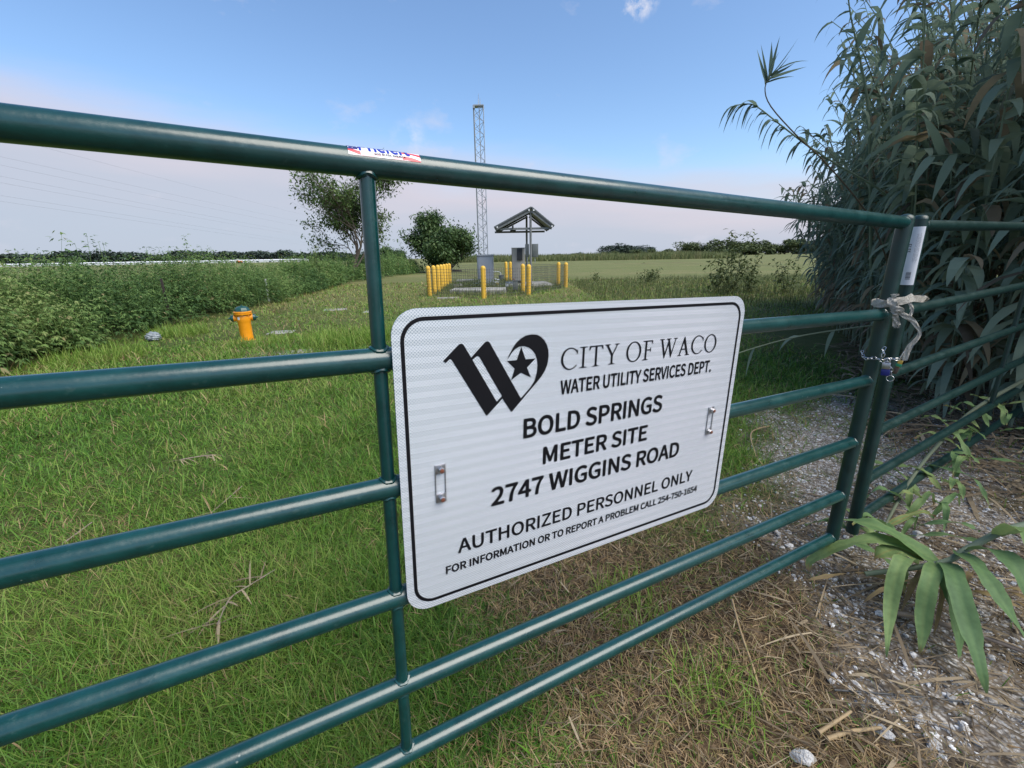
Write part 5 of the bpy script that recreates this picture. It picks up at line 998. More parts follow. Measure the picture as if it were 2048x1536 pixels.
# ------------------------------------------------------------------ fallen dry stalks
def stalk(label, pts, r, mtl=None, leafy=0):
    c = Vector(pts[0]); e = empty('dry_stalk', c, label, 'dry stalk', 'broken dry reed stalks on the ground')
    P = spline(pts, len(pts) * 6); bm = bmesh.new()
    rad = [r * (1 - .35 * i / (len(P) - 1)) * (1.12 if i % 5 == 0 else 1) for i in range(len(P))]
    add_tube(bm, [p_ - c for p_ in P], rad, 8); obj('stem', bm, mtl or M_STRAW, e, 60)
    if leafy:
        b_ = Bag(); n = leafy; j = rng.integers(0, len(P), n); pp = np.array([P[q] - c for q in j]); az = U(0, 6.28, n)
        b_.strips(pp, np.stack([np.cos(az), np.sin(az), U(.0, .4, n)], -1), U(.06, .2, n), U(.002, .005, n), U(.3, 1.2, n), 4, [.6, 1, .9, .6, .1], U(.4, 1, n))
        b_.build('dry_leaf_shreds', M_LITTER, e)
M_DEADLEAF = mat('dead_leaf_grey', (.24, .19, .15), .85, var=.3, scale=30)
stalk('long straight straw coloured stalk lying in the brown straw below the sign', [(.845, 1.416, .02), (.803, 1.271, .022), (.765, 1.10, .02), (.723, .952, .015)], .0045)
stalk('broken straw stalk by the white stones, upper of two lying side by side', [(.845, .915, .02), (.969, .962, .035)], .0062)
stalk('broken straw stalk by the white stones, lower and longer of two', [(.857, .898, .02), (.935, .915, .022), (1.03, .925, .02)], .0068)
stalk('black wet stem lying across gravel below the fallen reed', [(.978, 1.04, .02), (1.13, 1.02, .024), (1.296, 1.002, .02), (1.52, .97, .02)], .0032, M_DARK)
stalk('curled dead leaf bundle on the green lawn between the lower rails', [(-1.105, 1.324, .03), (-1.125, 1.437, .045), (-1.084, 1.507, .05), (-1.02, 1.585, .06)], .0035, M_DEADLEAF, 14)
stalk('forked dry stalk on the lawn beside the gate upright', [(-1.622, 2.072, .03), (-1.61, 2.2, .04), (-1.60, 2.335, .05)], .0042, M_DEADLEAF, 3)
stalk('short dry stalk on the lawn just above the third rail', [(-2.166, 1.824, .035), (-2.18, 1.997, .04)], .0045, M_DEADLEAF)
stalk('flat scrap of dead reed in the lawn under the second rail', [(-2.268, 2.748, .03), (-2.15, 2.78, .04), (-2.06, 2.81, .035)], .005, M_DEADLEAF, 10)
stalk('pale stalk leaning from the drive behind the sign', [(2.0, 3.2, .02), (1.75, 3.0, .05), (1.60, 2.65, .03)], .006, None, 5)
stalk('thick dead leaf sheath curled on the drive under the fallen reed', [(1.36, 1.33, .04), (1.50, 1.24, .06), (1.66, 1.14, .05), (1.80, 1.02, .03)], .010, M_DEADLEAF, 8)

# ------------------------------------------------------------------ weed thicket along the far fence line
M_WEED = leaf_mat('weed_leaves', [(0.0, (.040, .088, .030)), (.4, (.10, .18, .055)), (.75, (.18, .275, .08)), (.9, (.25, .33, .11)), (1.0, (.30, .27, .13))], .38, .6, .2)
bag = Bag()
def weeds(n, y0, y1, depth, hmin, hmax, leaves, lsize, lobes=True, poly=None, back=0.0):
    if poly is None:
        y = y0 * (y1 / y0) ** rng.random(n); dd = U(0, 1, n) ** .8 * depth + back; x = edge_x(y) - dd
    else:
        x, y = scatter(poly, n); dd = U(.3, depth, n)
    bump = .26 + .85 * fbm(x, y, 1.1, 101) + .72 * vnoise(x, y, 2.6, 103)
    h = (hmin + (hmax - hmin) * np.clip(dd / 1.3, 0, 1)) * bump * U(.82, 1.12, n)
    tallone = rng.random(n) < .05; h *= U(.78, 1.16, n); h[tallone] *= U(1.1, 1.3, tallone.sum())
    lean = rng.normal(0, .10, (n, 2)); lean[:, 0] += .10 * (dd < .6)
    P0 = np.stack([x, y, gz(x, y)], -1); P1 = P0 + np.stack([lean[:, 0] * h, lean[:, 1] * h, h], -1)
    bag.strips(P0, P1 - P0, h, np.full(n, .006) * np.maximum(1, y / 12), np.zeros(n), 2, [1, .8, .4], np.full(n, .72))
    m_ = n * leaves; i = np.repeat(np.arange(n), leaves); f = U(.02, 1, m_) ** .75
    P = P0[i] + (P1 - P0)[i] * f[:, None]
    az = U(0, 6.28, m_); out_ = U(.02, .30, m_) * (1.15 - .75 * f)
    P = P + np.stack([np.cos(az) * out_, np.sin(az) * out_, out_ * .35], -1)
    el_ = U(-.5, .45, m_); D = np.stack([np.cos(az) * np.cos(el_), np.sin(az) * np.cos(el_), np.sin(el_)], -1)
    L = lsize * U(.6, 1.35, m_) * (1.1 - .45 * f) * np.maximum(1, y[i] / 15)
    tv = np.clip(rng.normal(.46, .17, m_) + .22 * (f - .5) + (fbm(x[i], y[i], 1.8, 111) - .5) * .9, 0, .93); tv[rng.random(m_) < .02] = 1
    roll = U(-.7, .7, m_)
    bag.strips(P, D, L, L * .14, U(.3, 1.3, m_), 3, [.25, 1, .75, .05], tv, roll)
    if lobes:
        for s in (-1, 1):
            c, s_ = math.cos(.75 * s), math.sin(.75 * s); D2 = np.stack([D[:, 0] * c - D[:, 1] * s_, D[:, 0] * s_ + D[:, 1] * c, D[:, 2]], -1)
            bag.strips(P, D2, L * .7, L * .10, U(.3, 1.2, m_), 2, [.3, 1, .05], tv, roll)
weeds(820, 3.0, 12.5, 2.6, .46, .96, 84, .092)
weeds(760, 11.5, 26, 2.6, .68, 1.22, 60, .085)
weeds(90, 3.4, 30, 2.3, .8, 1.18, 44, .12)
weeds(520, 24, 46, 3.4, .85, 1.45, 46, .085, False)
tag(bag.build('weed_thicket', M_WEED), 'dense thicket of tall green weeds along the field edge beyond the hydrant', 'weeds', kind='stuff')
# rank growth on the far side of the lawn, by the compound and under the reeds
bag = Bag()
weeds(210, 0, 0, 1.0, .18, .42, 16, .085, False, [(2.8, 14.3), (7, 12.5), (14, 14), (16, 22), (8, 24), (3.2, 21)])
weeds(90, 0, 0, 1.0, .25, .55, 18, .075, False, [(-2.6, 18.9), (-.3, 18.8), (-.2, 20.0), (-2.5, 21)])
n = 16000; x, y = scatter([(2.6, 13.5), (7, 10.5), (16, 12), (20, 26), (3, 25)], n)
ti = np.abs(rng.normal(0, .3, n)); az = U(0, 6.28, n)
bag.strips(np.stack([x, y, gz(x, y)], -1), np.stack([np.sin(ti) * np.cos(az), np.sin(ti) * np.sin(az), np.cos(ti)], -1), U(.10, .34, n) * (.5 + .8 * fbm(x, y, 2.5, 13)), U(.004, .009, n), U(.2, 1.2, n), 3, [1, .9, .6, .05], np.clip(rng.normal(.55, .16, n), 0, 1))
n = 6000; x, y = scatter([(-3.2, 16.6), (-.9, 15.1), (.6, 16.3), (2.3, 19.4), (2.2, 21), (-.3, 26), (-3.0, 23)], n)
ti = np.abs(rng.normal(0, .4, n)); az = U(0, 6.28, n)
on = (in_poly(x, y, [(-2.36, 17.3), (-.15, 16.85), (-.18, 18.6), (-2.3, 18.7)]) | in_poly(x, y, [(-1.9, 21.2), (-.3, 20.5), (-.35, 23.1), (-1.9, 23.3)]) | in_poly(x, y, [(-.25, 20.6), (1, 19.7), (2, 20.6), (1.8, 23.3), (-.25, 23.3)]))
x, y, ti, az = x[~on], y[~on], ti[~on], az[~on]; n = len(x)
bag.strips(np.stack([x, y, gz(x, y)], -1), np.stack([np.sin(ti) * np.cos(az), np.sin(ti) * np.sin(az), np.cos(ti)], -1), U(.10, .34, n), U(.004, .008, n), U(.2, 1.2, n), 3, [1, .9, .6, .05], np.clip(rng.normal(.62, .14, n), 0, .9))
M_RANK = leaf_mat('rank_leaves', [(0.0, (.045, .065, .026)), (.5, (.10, .13, .048)), (.8, (.165, .19, .075)), (1.0, (.25, .22, .11))], .3, .6, .2)
tag(bag.build('rank_weeds', M_RANK), 'rank grass and low weeds round the compound and on toward the field', 'weeds', kind='stuff')
# crop standing beyond the mown field
bag = Bag(); n = 26000; x, y = scatter([(-16, 128), (62, 122), (70, 175), (-26, 190)], n)
ti = np.abs(rng.normal(0, .25, n)); az = U(0, 6.28, n)
bag.strips(np.stack([x, y, np.zeros(n)], -1), np.stack([np.sin(ti) * np.cos(az), np.sin(ti) * np.sin(az), np.cos(ti)], -1), U(1.0, 2.3, n) * (.7 + .6 * vnoise(x, y, 9, 77)), U(.05, .11, n), U(.2, 1.2, n), 3, [1, .9, .7, .1], np.clip(rng.normal(.74, .14, n), 0, 1))
tag(bag.build('crop', M_RANK), 'strip of tall pale green crop beyond the mown field', 'crop', kind='stuff')

# ------------------------------------------------------------------ trees
def tree_skeleton(rs, base, H, spread, levels, trunk_r, first=.22, upness=.5):
    """Returns list of (polyline, radii) and the twig ends."""
    segs = []; tips = []
    def grow(p, d, L, r, lv):
        n = 5; pts = [p]; cur = p; dd = d
        for k in range(n):
            dd = (dd + Vector((rs.gauss(0, .13), rs.gauss(0, .13), rs.gauss(.03, .09)))).normalized(); cur = cur + dd * (L / n); pts.append(cur)
        segs.append((pts, [r * (1 - .6 * k / n) for k in range(n + 1)]))
        if lv <= 2: tips.extend(pts[2:])
        if lv == 0: return
        nb = rs.randint(3, 4) if lv > 1 else rs.randint(2, 4)
        for b in range(nb):
            k = rs.randint(2, n) if lv < levels else rs.randint(1, n)
            ang = rs.uniform(0, 6.28); sp = rs.uniform(.45, .95) * spread
            a, b2 = frame_of(dd); nd = (dd * math.cos(sp) + (a * math.cos(ang) + b2 * math.sin(ang)) * math.sin(sp) + Vector((0, 0, upness * .3))).normalized()
            grow(pts[k], nd, L * rs.uniform(.58, .82), r * .55, lv - 1)
        grow(cur, dd, L * .7, r * .42, lv - 1)
    grow(Vector((0, 0, -.1)), Vector((rs.uniform(-.05, .05), rs.uniform(-.05, .05), 1)), H * first * 1.5, trunk_r, levels)
    return segs, tips
M_TREE = leaf_mat('tree_leaves', [(0, (.038, .075, .020)), (.5, (.092, .150, .042)), (1, (.17, .235, .07))], .25, .5)
M_TREE2 = leaf_mat('tree_leaves_dark', [(0, (.026, .058, .020)), (.5, (.064, .115, .036)), (1, (.125, .18, .056))], .2, .55)
def tree(name, label, cat, loc, H, crown_fit, seed, levels, spread, trunk_r, nleaf, lsize, lm, scatter_r, group=None, first=.22):
    rs = random.Random(seed); segs, tips = tree_skeleton(rs, None, H, spread, levels, trunk_r, first)
    T = np.array([list(p_) for p_ in tips])
    # fit the crown into its real width, depth and height
    lo, hi = T.min(0), T.max(0); x0, x1, z0, z1 = crown_fit
    def fit(q):
        q = np.array(q, float); f = np.clip((q[..., 2]) / max(hi[2], .1), 0, None)
        s = np.clip(f * 3.5, 0, 1)
        tx = x0 + (q[..., 0] - lo[0]) / (hi[0] - lo[0]) * (x1 - x0); q0 = q[..., 0].copy()
        q[..., 0] = q0 * (1 - s) + tx * s
        q[..., 1] = q[..., 1] * (x1 - x0) / (hi[1] - lo[1])
        q[..., 2] = np.where(q[..., 2] < lo[2], q[..., 2] / max(lo[2], .05) * z0, z0 + (q[..., 2] - lo[2]) / (hi[2] - lo[2]) * (z1 - z0))
        return q
    e = empty(name, loc, label, cat, group)
    b_ = Bag()
    for pts, rad in segs: b_.tube(fit([list(p_) for p_ in pts]), np.array(rad), .5, 5)
    b_.build('trunk', M_BARK, e, True)
    b_ = Bag(); Tf = fit(T); k = rng.integers(0, len(Tf), nleaf); P = Tf[k] + rng.normal(0, scatter_r, (nleaf, 3)) * [1, 1, .8]
    az = U(0, 6.28, nleaf); el_ = U(-.9, .6, nleaf); D = np.stack([np.cos(az) * np.cos(el_), np.sin(az) * np.cos(el_), np.sin(el_)], -1)
    tv = np.clip(rng.normal(.45, .2, nleaf) + .3 * (vnoise(P[:, 0], P[:, 2], .9, seed) - .5), 0, 1); L = lsize * U(.6, 1.4, nleaf)
    b_.strips(P, D, L, L * .24, U(.2, 1.2, nleaf), 2, [.35, 1, .1], tv, U(-1.2, 1.2, nleaf))
    b_.build('crown', lm, e)
    return e
tree('tree', 'open crowned tree with visible branches behind the gate upright', 'tree', (-10.75, 30.6, 0), 7, (-2.9, 4.3, 1.0, 7.5), 7, 5, .74, .13, 12500, .17, M_TREE, .19)
tree('tree', 'dense rounded tree between the open crowned tree and the lattice mast', 'tree', (-6.9, 45, 0), 6, (-3.3, 2.9, .5, 5.6), 21, 4, 1.05, .2, 15000, .25, M_TREE2, .36)
tree('tree', 'low dark tree tapering off behind the grey enclosure', 'tree', (-4.9, 46, 0), 5, (-2.9, 2.0, .2, 4.3), 22, 4, 1.1, .15, 9000, .24, M_TREE2, .28)
tree('tree', 'small far tree in the gap beside the gate upright', 'tree', (-19.0, 74, 0), 4, (-2.0, 2.4, .5, 3.3), 33, 4, 1.1, .14, 4000, .32, M_TREE2, .28)
# leggy saplings and shrubs on the open side
def sapling(label, loc, h, wd, seed, nleaf, lsize, name='sapling', cat='sapling', ns=5):
    rs = random.Random(seed); e = empty(name, loc, label, cat, 'leafy saplings at the field edge'); b_ = Bag(); c_ = Bag()
    P = []
    for s in range(ns):
        hh = h * rs.uniform(.5, 1.0) if s else h; x = rs.uniform(-.5, .5) * wd; y = rs.uniform(-.4, .4) * wd; lx = rs.uniform(-.2, .2)
        pts = np.array([[x * (.3 + .7 * f) + lx * hh * f * f, y, hh * f] for f in np.linspace(0, 1, 7)]); b_.tube(pts, np.linspace(.012, .004, 7), .72, 5)
        for _ in range(nleaf // ns):
            f = rs.uniform(.12, 1); P.append([np.interp(f, np.linspace(0, 1, 7), pts[:, k]) + rs.gauss(0, .11) for k in range(3)])
    P = np.array(P); n = len(P); az = U(0, 6.28, n); el_ = U(-.6, .7, n)
    c_.strips(P, np.stack([np.cos(az) * np.cos(el_), np.sin(az) * np.cos(el_), np.sin(el_)], -1), lsize * U(.6, 1.3, n), lsize * .24 * U(.8, 1.2, n), U(.2, 1.2, n), 2, [.35, 1, .1], np.clip(rng.normal(.45, .16, n), 0, .9), U(-1, 1, n))
    b_.build('stem', M_RANK, e); c_.build('foliage', M_RANK, e)
sapling('tallest leggy sapling standing up above the field horizon', (7.75, 15.7, 0), 2.05, .5, 3, 260, .15, ns=2)
sapling('bushy sapling just in front of the tall leggy one', (7.25, 15.2, 0), 1.25, 1.3, 5, 520, .13, ns=9)
sapling('spreading sapling between the tall leggy one and the reeds', (8.35, 15.6, 0), 1.35, .9, 6, 340, .13, ns=6)
sapling('small sapling close by the reed thicket', (9.1, 14.6, 0), 1.05, .6, 8, 200, .13, ns=4)
sapling('low round shrub out in the mown field', (6.9, 22.2, 0), .62, 1.3, 9, 420, .13, 'shrub', 'shrub', 8)
sapling('tiny tuft of leaves in the mown field', (4.5, 24, 0), .45, .5, 10, 120, .12, 'shrub', 'shrub', 4)
sapling('tall weed sprig above the thicket at the far end of the second rail', (-6.9, 5.7, 0), 1.62, .35, 12, 160, .13, 'weed', 'weed', 3)
sapling('lone tall weed sprig above the thicket near the open crowned tree', (-9.5, 22.5, 0), 2.15, .3, 13, 90, .17, 'weed', 'weed', 2)
# tree line far across the field
def far_tree(seed, lm):
    rs = random.Random(seed); b_ = Bag(); n = 2240; cl = 14; P = []
    for c in range(cl):
        cx, cy, cz, r_ = rs.gauss(0, .22), rs.gauss(0, .22), rs.uniform(.10, .78), rs.uniform(.16, .28)
        q = rng.normal(0, 1, (n // cl, 3)); q = nrm(q) * (rng.random((n // cl, 1)) ** .4) * r_; P.append(q * [1.2, 1.2, .9] + [cx, cy, cz])
    P = np.concatenate(P); P[:, 2] = np.maximum(P[:, 2], .02); n = len(P); az = U(0, 6.28, n); el_ = U(-.9, .9, n)
    b_.strips(P, np.stack([np.cos(az) * np.cos(el_), np.sin(az) * np.cos(el_), np.sin(el_)], -1), U(.05, .10, n), U(.02, .035, n), U(.2, 1, n), 2, [.5, 1, .2], np.clip(rng.normal(.5, .2, n), 0, 1), U(-1, 1, n))
    e = empty('tree', (0, 0, 0), '', 'tree'); b_.build('crown', lm, e)
    b2 = Bag(); b2.tube([[0, 0, -.02], [0.01, 0, .2], [0, 0.01, .5]], np.array([.03, .024, .012]), .5, 5); b2.build('trunk', M_BARK, e)
    return e
M_FART = leaf_mat('far_leaves', [(0, (.06, .085, .045)), (.5, (.10, .13, .06)), (1, (.16, .19, .085))], .15, .7, .1)
M_FARD = leaf_mat('far_leaves_dark', [(0, (.04, .06, .05)), (.5, (.062, .085, .068)), (1, (.09, .115, .085))], .1, .7, .1)  # bluish cast is distance haze put into the leaf colour
protos = [far_tree(200 + i, M_FART if i < 3 else M_FARD) for i in range(6)]
FAR = [  # x, y, width, height, variant, label
 (37, 360, 10, 4.5, 3, 'low dark far tree nearest the canopy on the horizon'), (62, 420, 12, 5.5, 4, 'second low far tree out from the canopy on the horizon'), (88, 430, 13, 7, 3, 'far dark tree just behind the pale crop end'),
 (108, 470, 26, 16, 4, 'tall dark blunt far tree above the pale crop'), (118, 480, 30, 14, 5, 'broad dark bluish far tree above the small round bushes'), (136, 500, 30, 15, 3, 'dark far tree with a twin top'), (152, 520, 22, 14, 4, 'dark far tree at the inner end of the tall dark clump'),
 (78, 330, 13, 6, 0, 'first small round bush in front of the dark far clump'), (92, 335, 13, 7, 1, 'second small round bush in front of the dark far clump'), (103, 340, 15, 7, 2, 'third small round bush in front of the dark far clump'), (116, 345, 15, 7.5, 0, 'last small round bush before the long green row'),
 (122, 320, 17, 13, 1, 'upright far tree that begins the long green row'), (134, 325, 14, 10, 4, 'gap filling dark tree low in the long green row'), (142, 310, 18, 15, 0, 'tallest tree in the long green row'), (156, 315, 22, 13, 2, 'broad tree after the tallest in the long green row'), (167, 320, 16, 12.5, 1, 'pale topped tree midway in the long green row'),
 (176, 312, 17, 13.5, 0, 'round headed tree behind the tall leggy sapling'), (186, 310, 18, 13, 2, 'dark based tree beside the tall leggy sapling'), (197, 312, 18, 13.5, 1, 'yellowish tree beyond the tall leggy sapling'), (208, 315, 18, 13, 0, 'yellow green tree toward the reeds'), (218, 305, 22, 15, 4, 'dark tree standing before the yellow green row'), (232, 300, 20, 14, 5, 'dark tree half hidden by the reed edge'), (246, 300, 20, 13, 3, 'last dark tree glimpsed through the reed edge')]
used = set()
for x, y, wd, h, vi, lb in FAR:
    if vi not in used: used.add(vi); o = protos[vi]; o.location = (x, y, 0); o.rotation_euler = (0, 0, random.uniform(0, 6)); o.scale = (wd * .95, wd * .95, h * .85); o['label'] = lb
    else: o = dup(protos[vi], (x, y, 0), random.uniform(0, 6), (wd * .95, wd * .95, h * .85), lb)
    o['group'] = 'trees of the far tree line'
# unbroken wood behind the white shed
bag = Bag(); NW = 15000
x = U(-820, -150, NW); y = 640 + rng.random(NW) * 25
top = 6 + 12 * fbm(x, x * 0 + 3, 60, 141) * sstep(-150, -420, x) + 6 * vnoise(x, x * 0, 17, 7)
z = top * rng.random(NW) ** .7; az = U(0, 6.28, NW); el_ = U(-.9, .9, NW)
bag.strips(np.stack([x, y, z], -1), np.stack([np.cos(az) * np.cos(el_), np.sin(az) * np.cos(el_), np.sin(el_)], -1), U(2.5, 5, NW), U(1, 1.8, NW), U(.2, 1, NW), 2, [.5, 1, .2], np.clip(rng.normal(.45, .2, NW), 0, 1), U(-1, 1, NW))
tag(bag.build('woods', M_FARD), 'long dark wood along the horizon behind the white shed', 'woods', kind='stuff')

# ------------------------------------------------------------------ giant reeds
M_REED = leaf_mat('reed_leaves', [(0, (.095, .14, .11)), (.35, (.165, .235, .175)), (.6, (.26, .335, .25)), (.70, (.25, .31, .21)), (.78, (.14, .115, .085)), (.9, (.23, .185, .125)), (1, (.36, .29, .18))], .45, .6, .25)
PROF = [.55, 1, .95, .75, .45, .04]
def culm_path(p0, h, lx, ly, n=9):
    f = np.linspace(0, 1, n); return np.stack([p0[0] + lx * h * (.25 * f + .75 * f ** 2.2), p0[1] + ly * h * (.25 * f + .75 * f ** 2.2), p0[2] + h * (f - .12 * f ** 3 * min(1, abs(lx) + abs(ly)))], -1)
def reed_leaves(bg, path, n, f0, L0, W0, tmean, dead_below=.35):
    f = np.sort(f0 + (1 - f0) * rng.random(n) ** .8); s = np.linspace(0, 1, len(path)); P = np.stack([np.interp(f, s, path[:, k]) for k in range(3)], -1)
    az = np.where(np.arange(n) % 2 == 0, 0, np.pi) + U(0, 6.28) + rng.normal(0, .5, n); el_ = U(.35, 1.05, n)
    D = np.stack([np.cos(az) * np.cos(el_), np.sin(az) * np.cos(el_), np.sin(el_)], -1)
    L = L0 * U(.65, 1.25, n) * np.where(f > .9, .7, 1); tv = np.clip(rng.normal(tmean + .06, .17, n), 0, .68)
    dd = rng.random(n) < np.where(f < dead_below, .75, .13); tv[dd] = U(.74, 1, dd.sum())
    bg.strips(P, D, L, W0 * U(.7, 1.2, n), np.where(dd, U(2.2, 3.8, n), U(1.3, 3.6, n)), 5, PROF, tv, rng.normal(0, .45, n))
bag = Bag()
REG = [(3.95, 4.75), (5.0, 6.4), (6.7, 9.6), (7.9, 11.6), (15, 12.5), (15, .2), (5.6, .6), (4.9, 2.2), (4.3, 3.4)]
x, y = scatter(REG, 900)
lb_ = np.interp(y, [0, 2.2, 3.4, 4.75, 6.4, 9.6, 11.6, 13], [5.4, 4.9, 4.3, 3.95, 5.0, 6.7, 7.9, 9])
inn = x - lb_
order = np.argsort(inn)
for i in range(900):
    h = (2.7 + 3.1 * sstep(0, 1.6, inn[i])) * rng.uniform(.78, 1.12)
    lx, ly = rng.normal(-.10 - .16 * (inn[i] < 1.2), .14), rng.normal(-.04, .14)
    pth = culm_path((x[i], y[i], -.02), h, lx, ly)
    dead = rng.random() < .12
    bag.tube(pth, np.linspace(.011, .004, 9), rng.uniform(.8, 1) if dead else rng.uniform(.55, .74), 5)
    reed_leaves(bag, pth, (12 if dead else 42), .10, .44, .029, .27 if not dead else .3, .34 if not dead else 1.0)
ex = 0
while ex < 420:                       # leafy shorter canes crowding the open edge of the clump
    xq, yq = scatter(REG, 1); iq = xq[0] - np.interp(yq[0], [0, 2.2, 3.4, 4.75, 6.4, 9.6, 11.6, 13], [5.4, 4.9, 4.3, 3.95, 5.0, 6.7, 7.9, 9])
    if iq > 1.7: continue
    ex += 1
    h = rng.uniform(1.9, 3.1) + 1.5 * sstep(.1, 1.5, iq)
    pth = culm_path((xq[0], yq[0], -.02), h, rng.normal(-.12, .12), rng.normal(-.03, .13)); bag.tube(pth, np.linspace(.010, .004, 9), rng.uniform(.55, .74), 5)
    reed_leaves(bag, pth, 34, .2, .38, .025, .42, .35)
# side shoots and hanging dead leaves low in the clump
n = 5200; xx, yy = scatter(REG, n); k = rng.random(n) < np.exp(-(xx - np.interp(yy, [0, 2.2, 3.4, 4.75, 6.4, 9.6, 11.6, 13], [5.4, 4.9, 4.3, 3.95, 5.0, 6.7, 7.9, 9])) / 2.2); xx, yy = xx[k], yy[k]; n = len(xx)
az = U(0, 6.28, n); el_ = U(-.3, .9, n)
bag.strips(np.stack([xx, yy, U(.05, 2.6, n)], -1), np.stack([np.cos(az) * np.cos(el_), np.sin(az) * np.cos(el_), np.sin(el_)], -1), U(.18, .5, n), U(.006, .017, n), U(.8, 3.0, n), 5, PROF, np.where(rng.random(n) < .55, U(.74, .95, n), U(.1, .6, n)), rng.normal(0, .6, n))
# bright drooping foreground sprays hanging over the short gate leaf
for (bx, by, h, lx, ly) in [(4.1, 3.2, 3.6, -.22, -.10), (4.3, 2.9, 3.2, -.20, -.05), (4.0, 3.6, 3.9, -.20, -.14), (4.5, 2.6, 3.4, -.25, .02), (4.2, 3.0, 2.6, -.18, -.12), (4.0, 3.3, 2.3, -.14, -.10), (3.9, 3.9, 2.0, -.22, -.16), (3.75, 2.95, 3.0, -.12, -.05), (3.7, 3.2, 2.2, -.15, -.10), (3.85, 2.75, 4.2, -.12, -.02), (3.6, 3.5, 3.4, -.14, -.08), (4.0, 2.7, 2.4, -.18, .02), (3.65, 3.0, 1.5, -.20, -.08), (3.5, 3.4, 1.3, -.18, -.10), (4.1, 2.5, 3.4, -.16, .05), (3.8, 4.3, 3.8, -.18, -.06), (3.7, 4.1, 2.6, -.22, -.10)]:
    pth = culm_path((bx, by, 0), h, lx, ly); bag.tube(pth, np.linspace(.012, .004, 9), .64, 6); reed_leaves(bag, pth, 40, .15, .42, .040, .56, .1)
# unseen canes added behind the viewer's side to shade the drive
xs_, ys_ = scatter([(7.5, -2.5), (15, -2.5), (15, -7), (5.2, -7)], 140)
for i in range(140):
    pth = culm_path((xs_[i], ys_[i], 0), rng.uniform(4, 5.6), rng.normal(-.08, .12), rng.normal(0, .12)); bag.tube(pth, np.linspace(.011, .004, 9), .66, 4); reed_leaves(bag, pth, 24, .12, .5, .024, .3)
tag(bag.build('reed_thicket', M_REED), 'tall dense thicket of grey green giant reeds beside the short gate leaf', 'reeds', kind='stuff')
# reeds that stand out from the thicket
def reed(label, pts, nleaf, L0, W0, tm, f0=.2, r0=.011, droop=(1.2, 2.8), tvs=.64, bias=(0, 0, 0)):
    c = Vector(pts[0]); e = empty('giant_reed', c, label, 'reed', 'reeds that stand clear of the thicket')
    P = np.array([list(p_ - c) for p_ in spline(pts, 24)]); b_ = Bag(); b_.tube(P, np.linspace(r0, .0035, len(P)), tvs, 6); b_.build('stem', M_REED, e, True)
    f = np.linspace(f0, .99, nleaf) + rng.normal(0, .01, nleaf); s = np.linspace(0, 1, len(P)); Q = np.stack([np.interp(f, s, P[:, k]) for k in range(3)], -1)
    T = np.stack([np.interp(f, s, np.gradient(P[:, k], s)) for k in range(3)], -1); T = nrm(T)
    sd = np.where(np.arange(nleaf) % 2 == 0, 1, -1)[:, None] * nrm(np.cross(T, [0.3, 1, .1])); D = nrm(T * U(.5, 1.1, nleaf)[:, None] + sd * U(.5, 1.0, nleaf)[:, None] + rng.normal(0, .2, (nleaf, 3)) + np.array(bias))
    for i in range(nleaf):
        b_ = Bag(); b_.strips(Q[i:i + 1], D[i:i + 1], np.array([L0 * rng.uniform(.7, 1.2)]), np.array([W0 * rng.uniform(.8, 1.2)]), np.array([rng.uniform(*droop)]), 6, [.6, 1, .98, .85, .6, .3, .03], np.array([np.clip(rng.normal(tm, .08), 0, .69)]), np.array([rng.normal(0, .4)]))
        b_.build('leaf', M_REED, e, True)
reed('arching reed bowed out over the sky with its tip hooked down', [(4.6, 4.5, .3), (4.3, 4.5, 1.1), (3.7, 4.5, 1.75), (3.06, 4.5, 2.10), (2.75, 4.5, 2.27), (2.45, 4.5, 2.46), (2.22, 4.5, 2.60), (2.06, 4.5, 2.60)], 40, .23, .020, .3, .40, .012, (1.8, 3.4), bias=(-.75, 0, -.45))
reed('feathery upright shoot rising from the tip of the arching reed', [(3.9, 4.35, .6), (3.4, 4.3, 1.5), (2.85, 4.25, 2.02), (2.5, 4.22, 2.27), (2.22, 4.2, 2.50), (2.15, 4.2, 2.64), (2.19, 4.2, 2.74)], 12, .26, .014, .3, .86, .007, (-.4, 1.0), .82, bias=(.1, 0, .5))
reed('tall bare reed with few hooked leaves against the sky', [(4.35, 5.2, .2), (4.0, 5.1, 1.4), (3.65, 5.0, 2.6), (3.46, 5.0, 3.11), (3.29, 5.0, 3.49), (3.15, 5.0, 3.9)], 9, .36, .030, .3, .62, .019, (1.8, 3.0))
reed('slanting reed top left of the dense clump, cut by the frame', [(5.1, 5.4, .2), (4.75, 5.3, 1.6), (4.3, 5.2, 2.9), (4.0, 5.1, 3.8), (3.9, 5.1, 4.2)], 16, .40, .028, .3, .4, .013)
reed('bent yellow reed lying level behind the sign and gate', [(4.1, 4.0, .72), (3.6, 3.85, .74), (3.161, 3.803, .7), (2.576, 3.882, .6), (1.961, 3.697, .5), (1.7, 3.6, .42)], 7, .24, .026, .55, .25, .011, (2.4, 3.4), .71)
reed('reed with one long pale leaf reaching out above the top rail end', [(4.6, 3.9, .3), (4.3, 3.8, 1.2), (3.9, 3.7, 1.75), (3.5, 3.6, 1.98), (3.1, 3.55, 1.98)], 9, .36, .032, .55, .5, .008, (.6, 1.8))

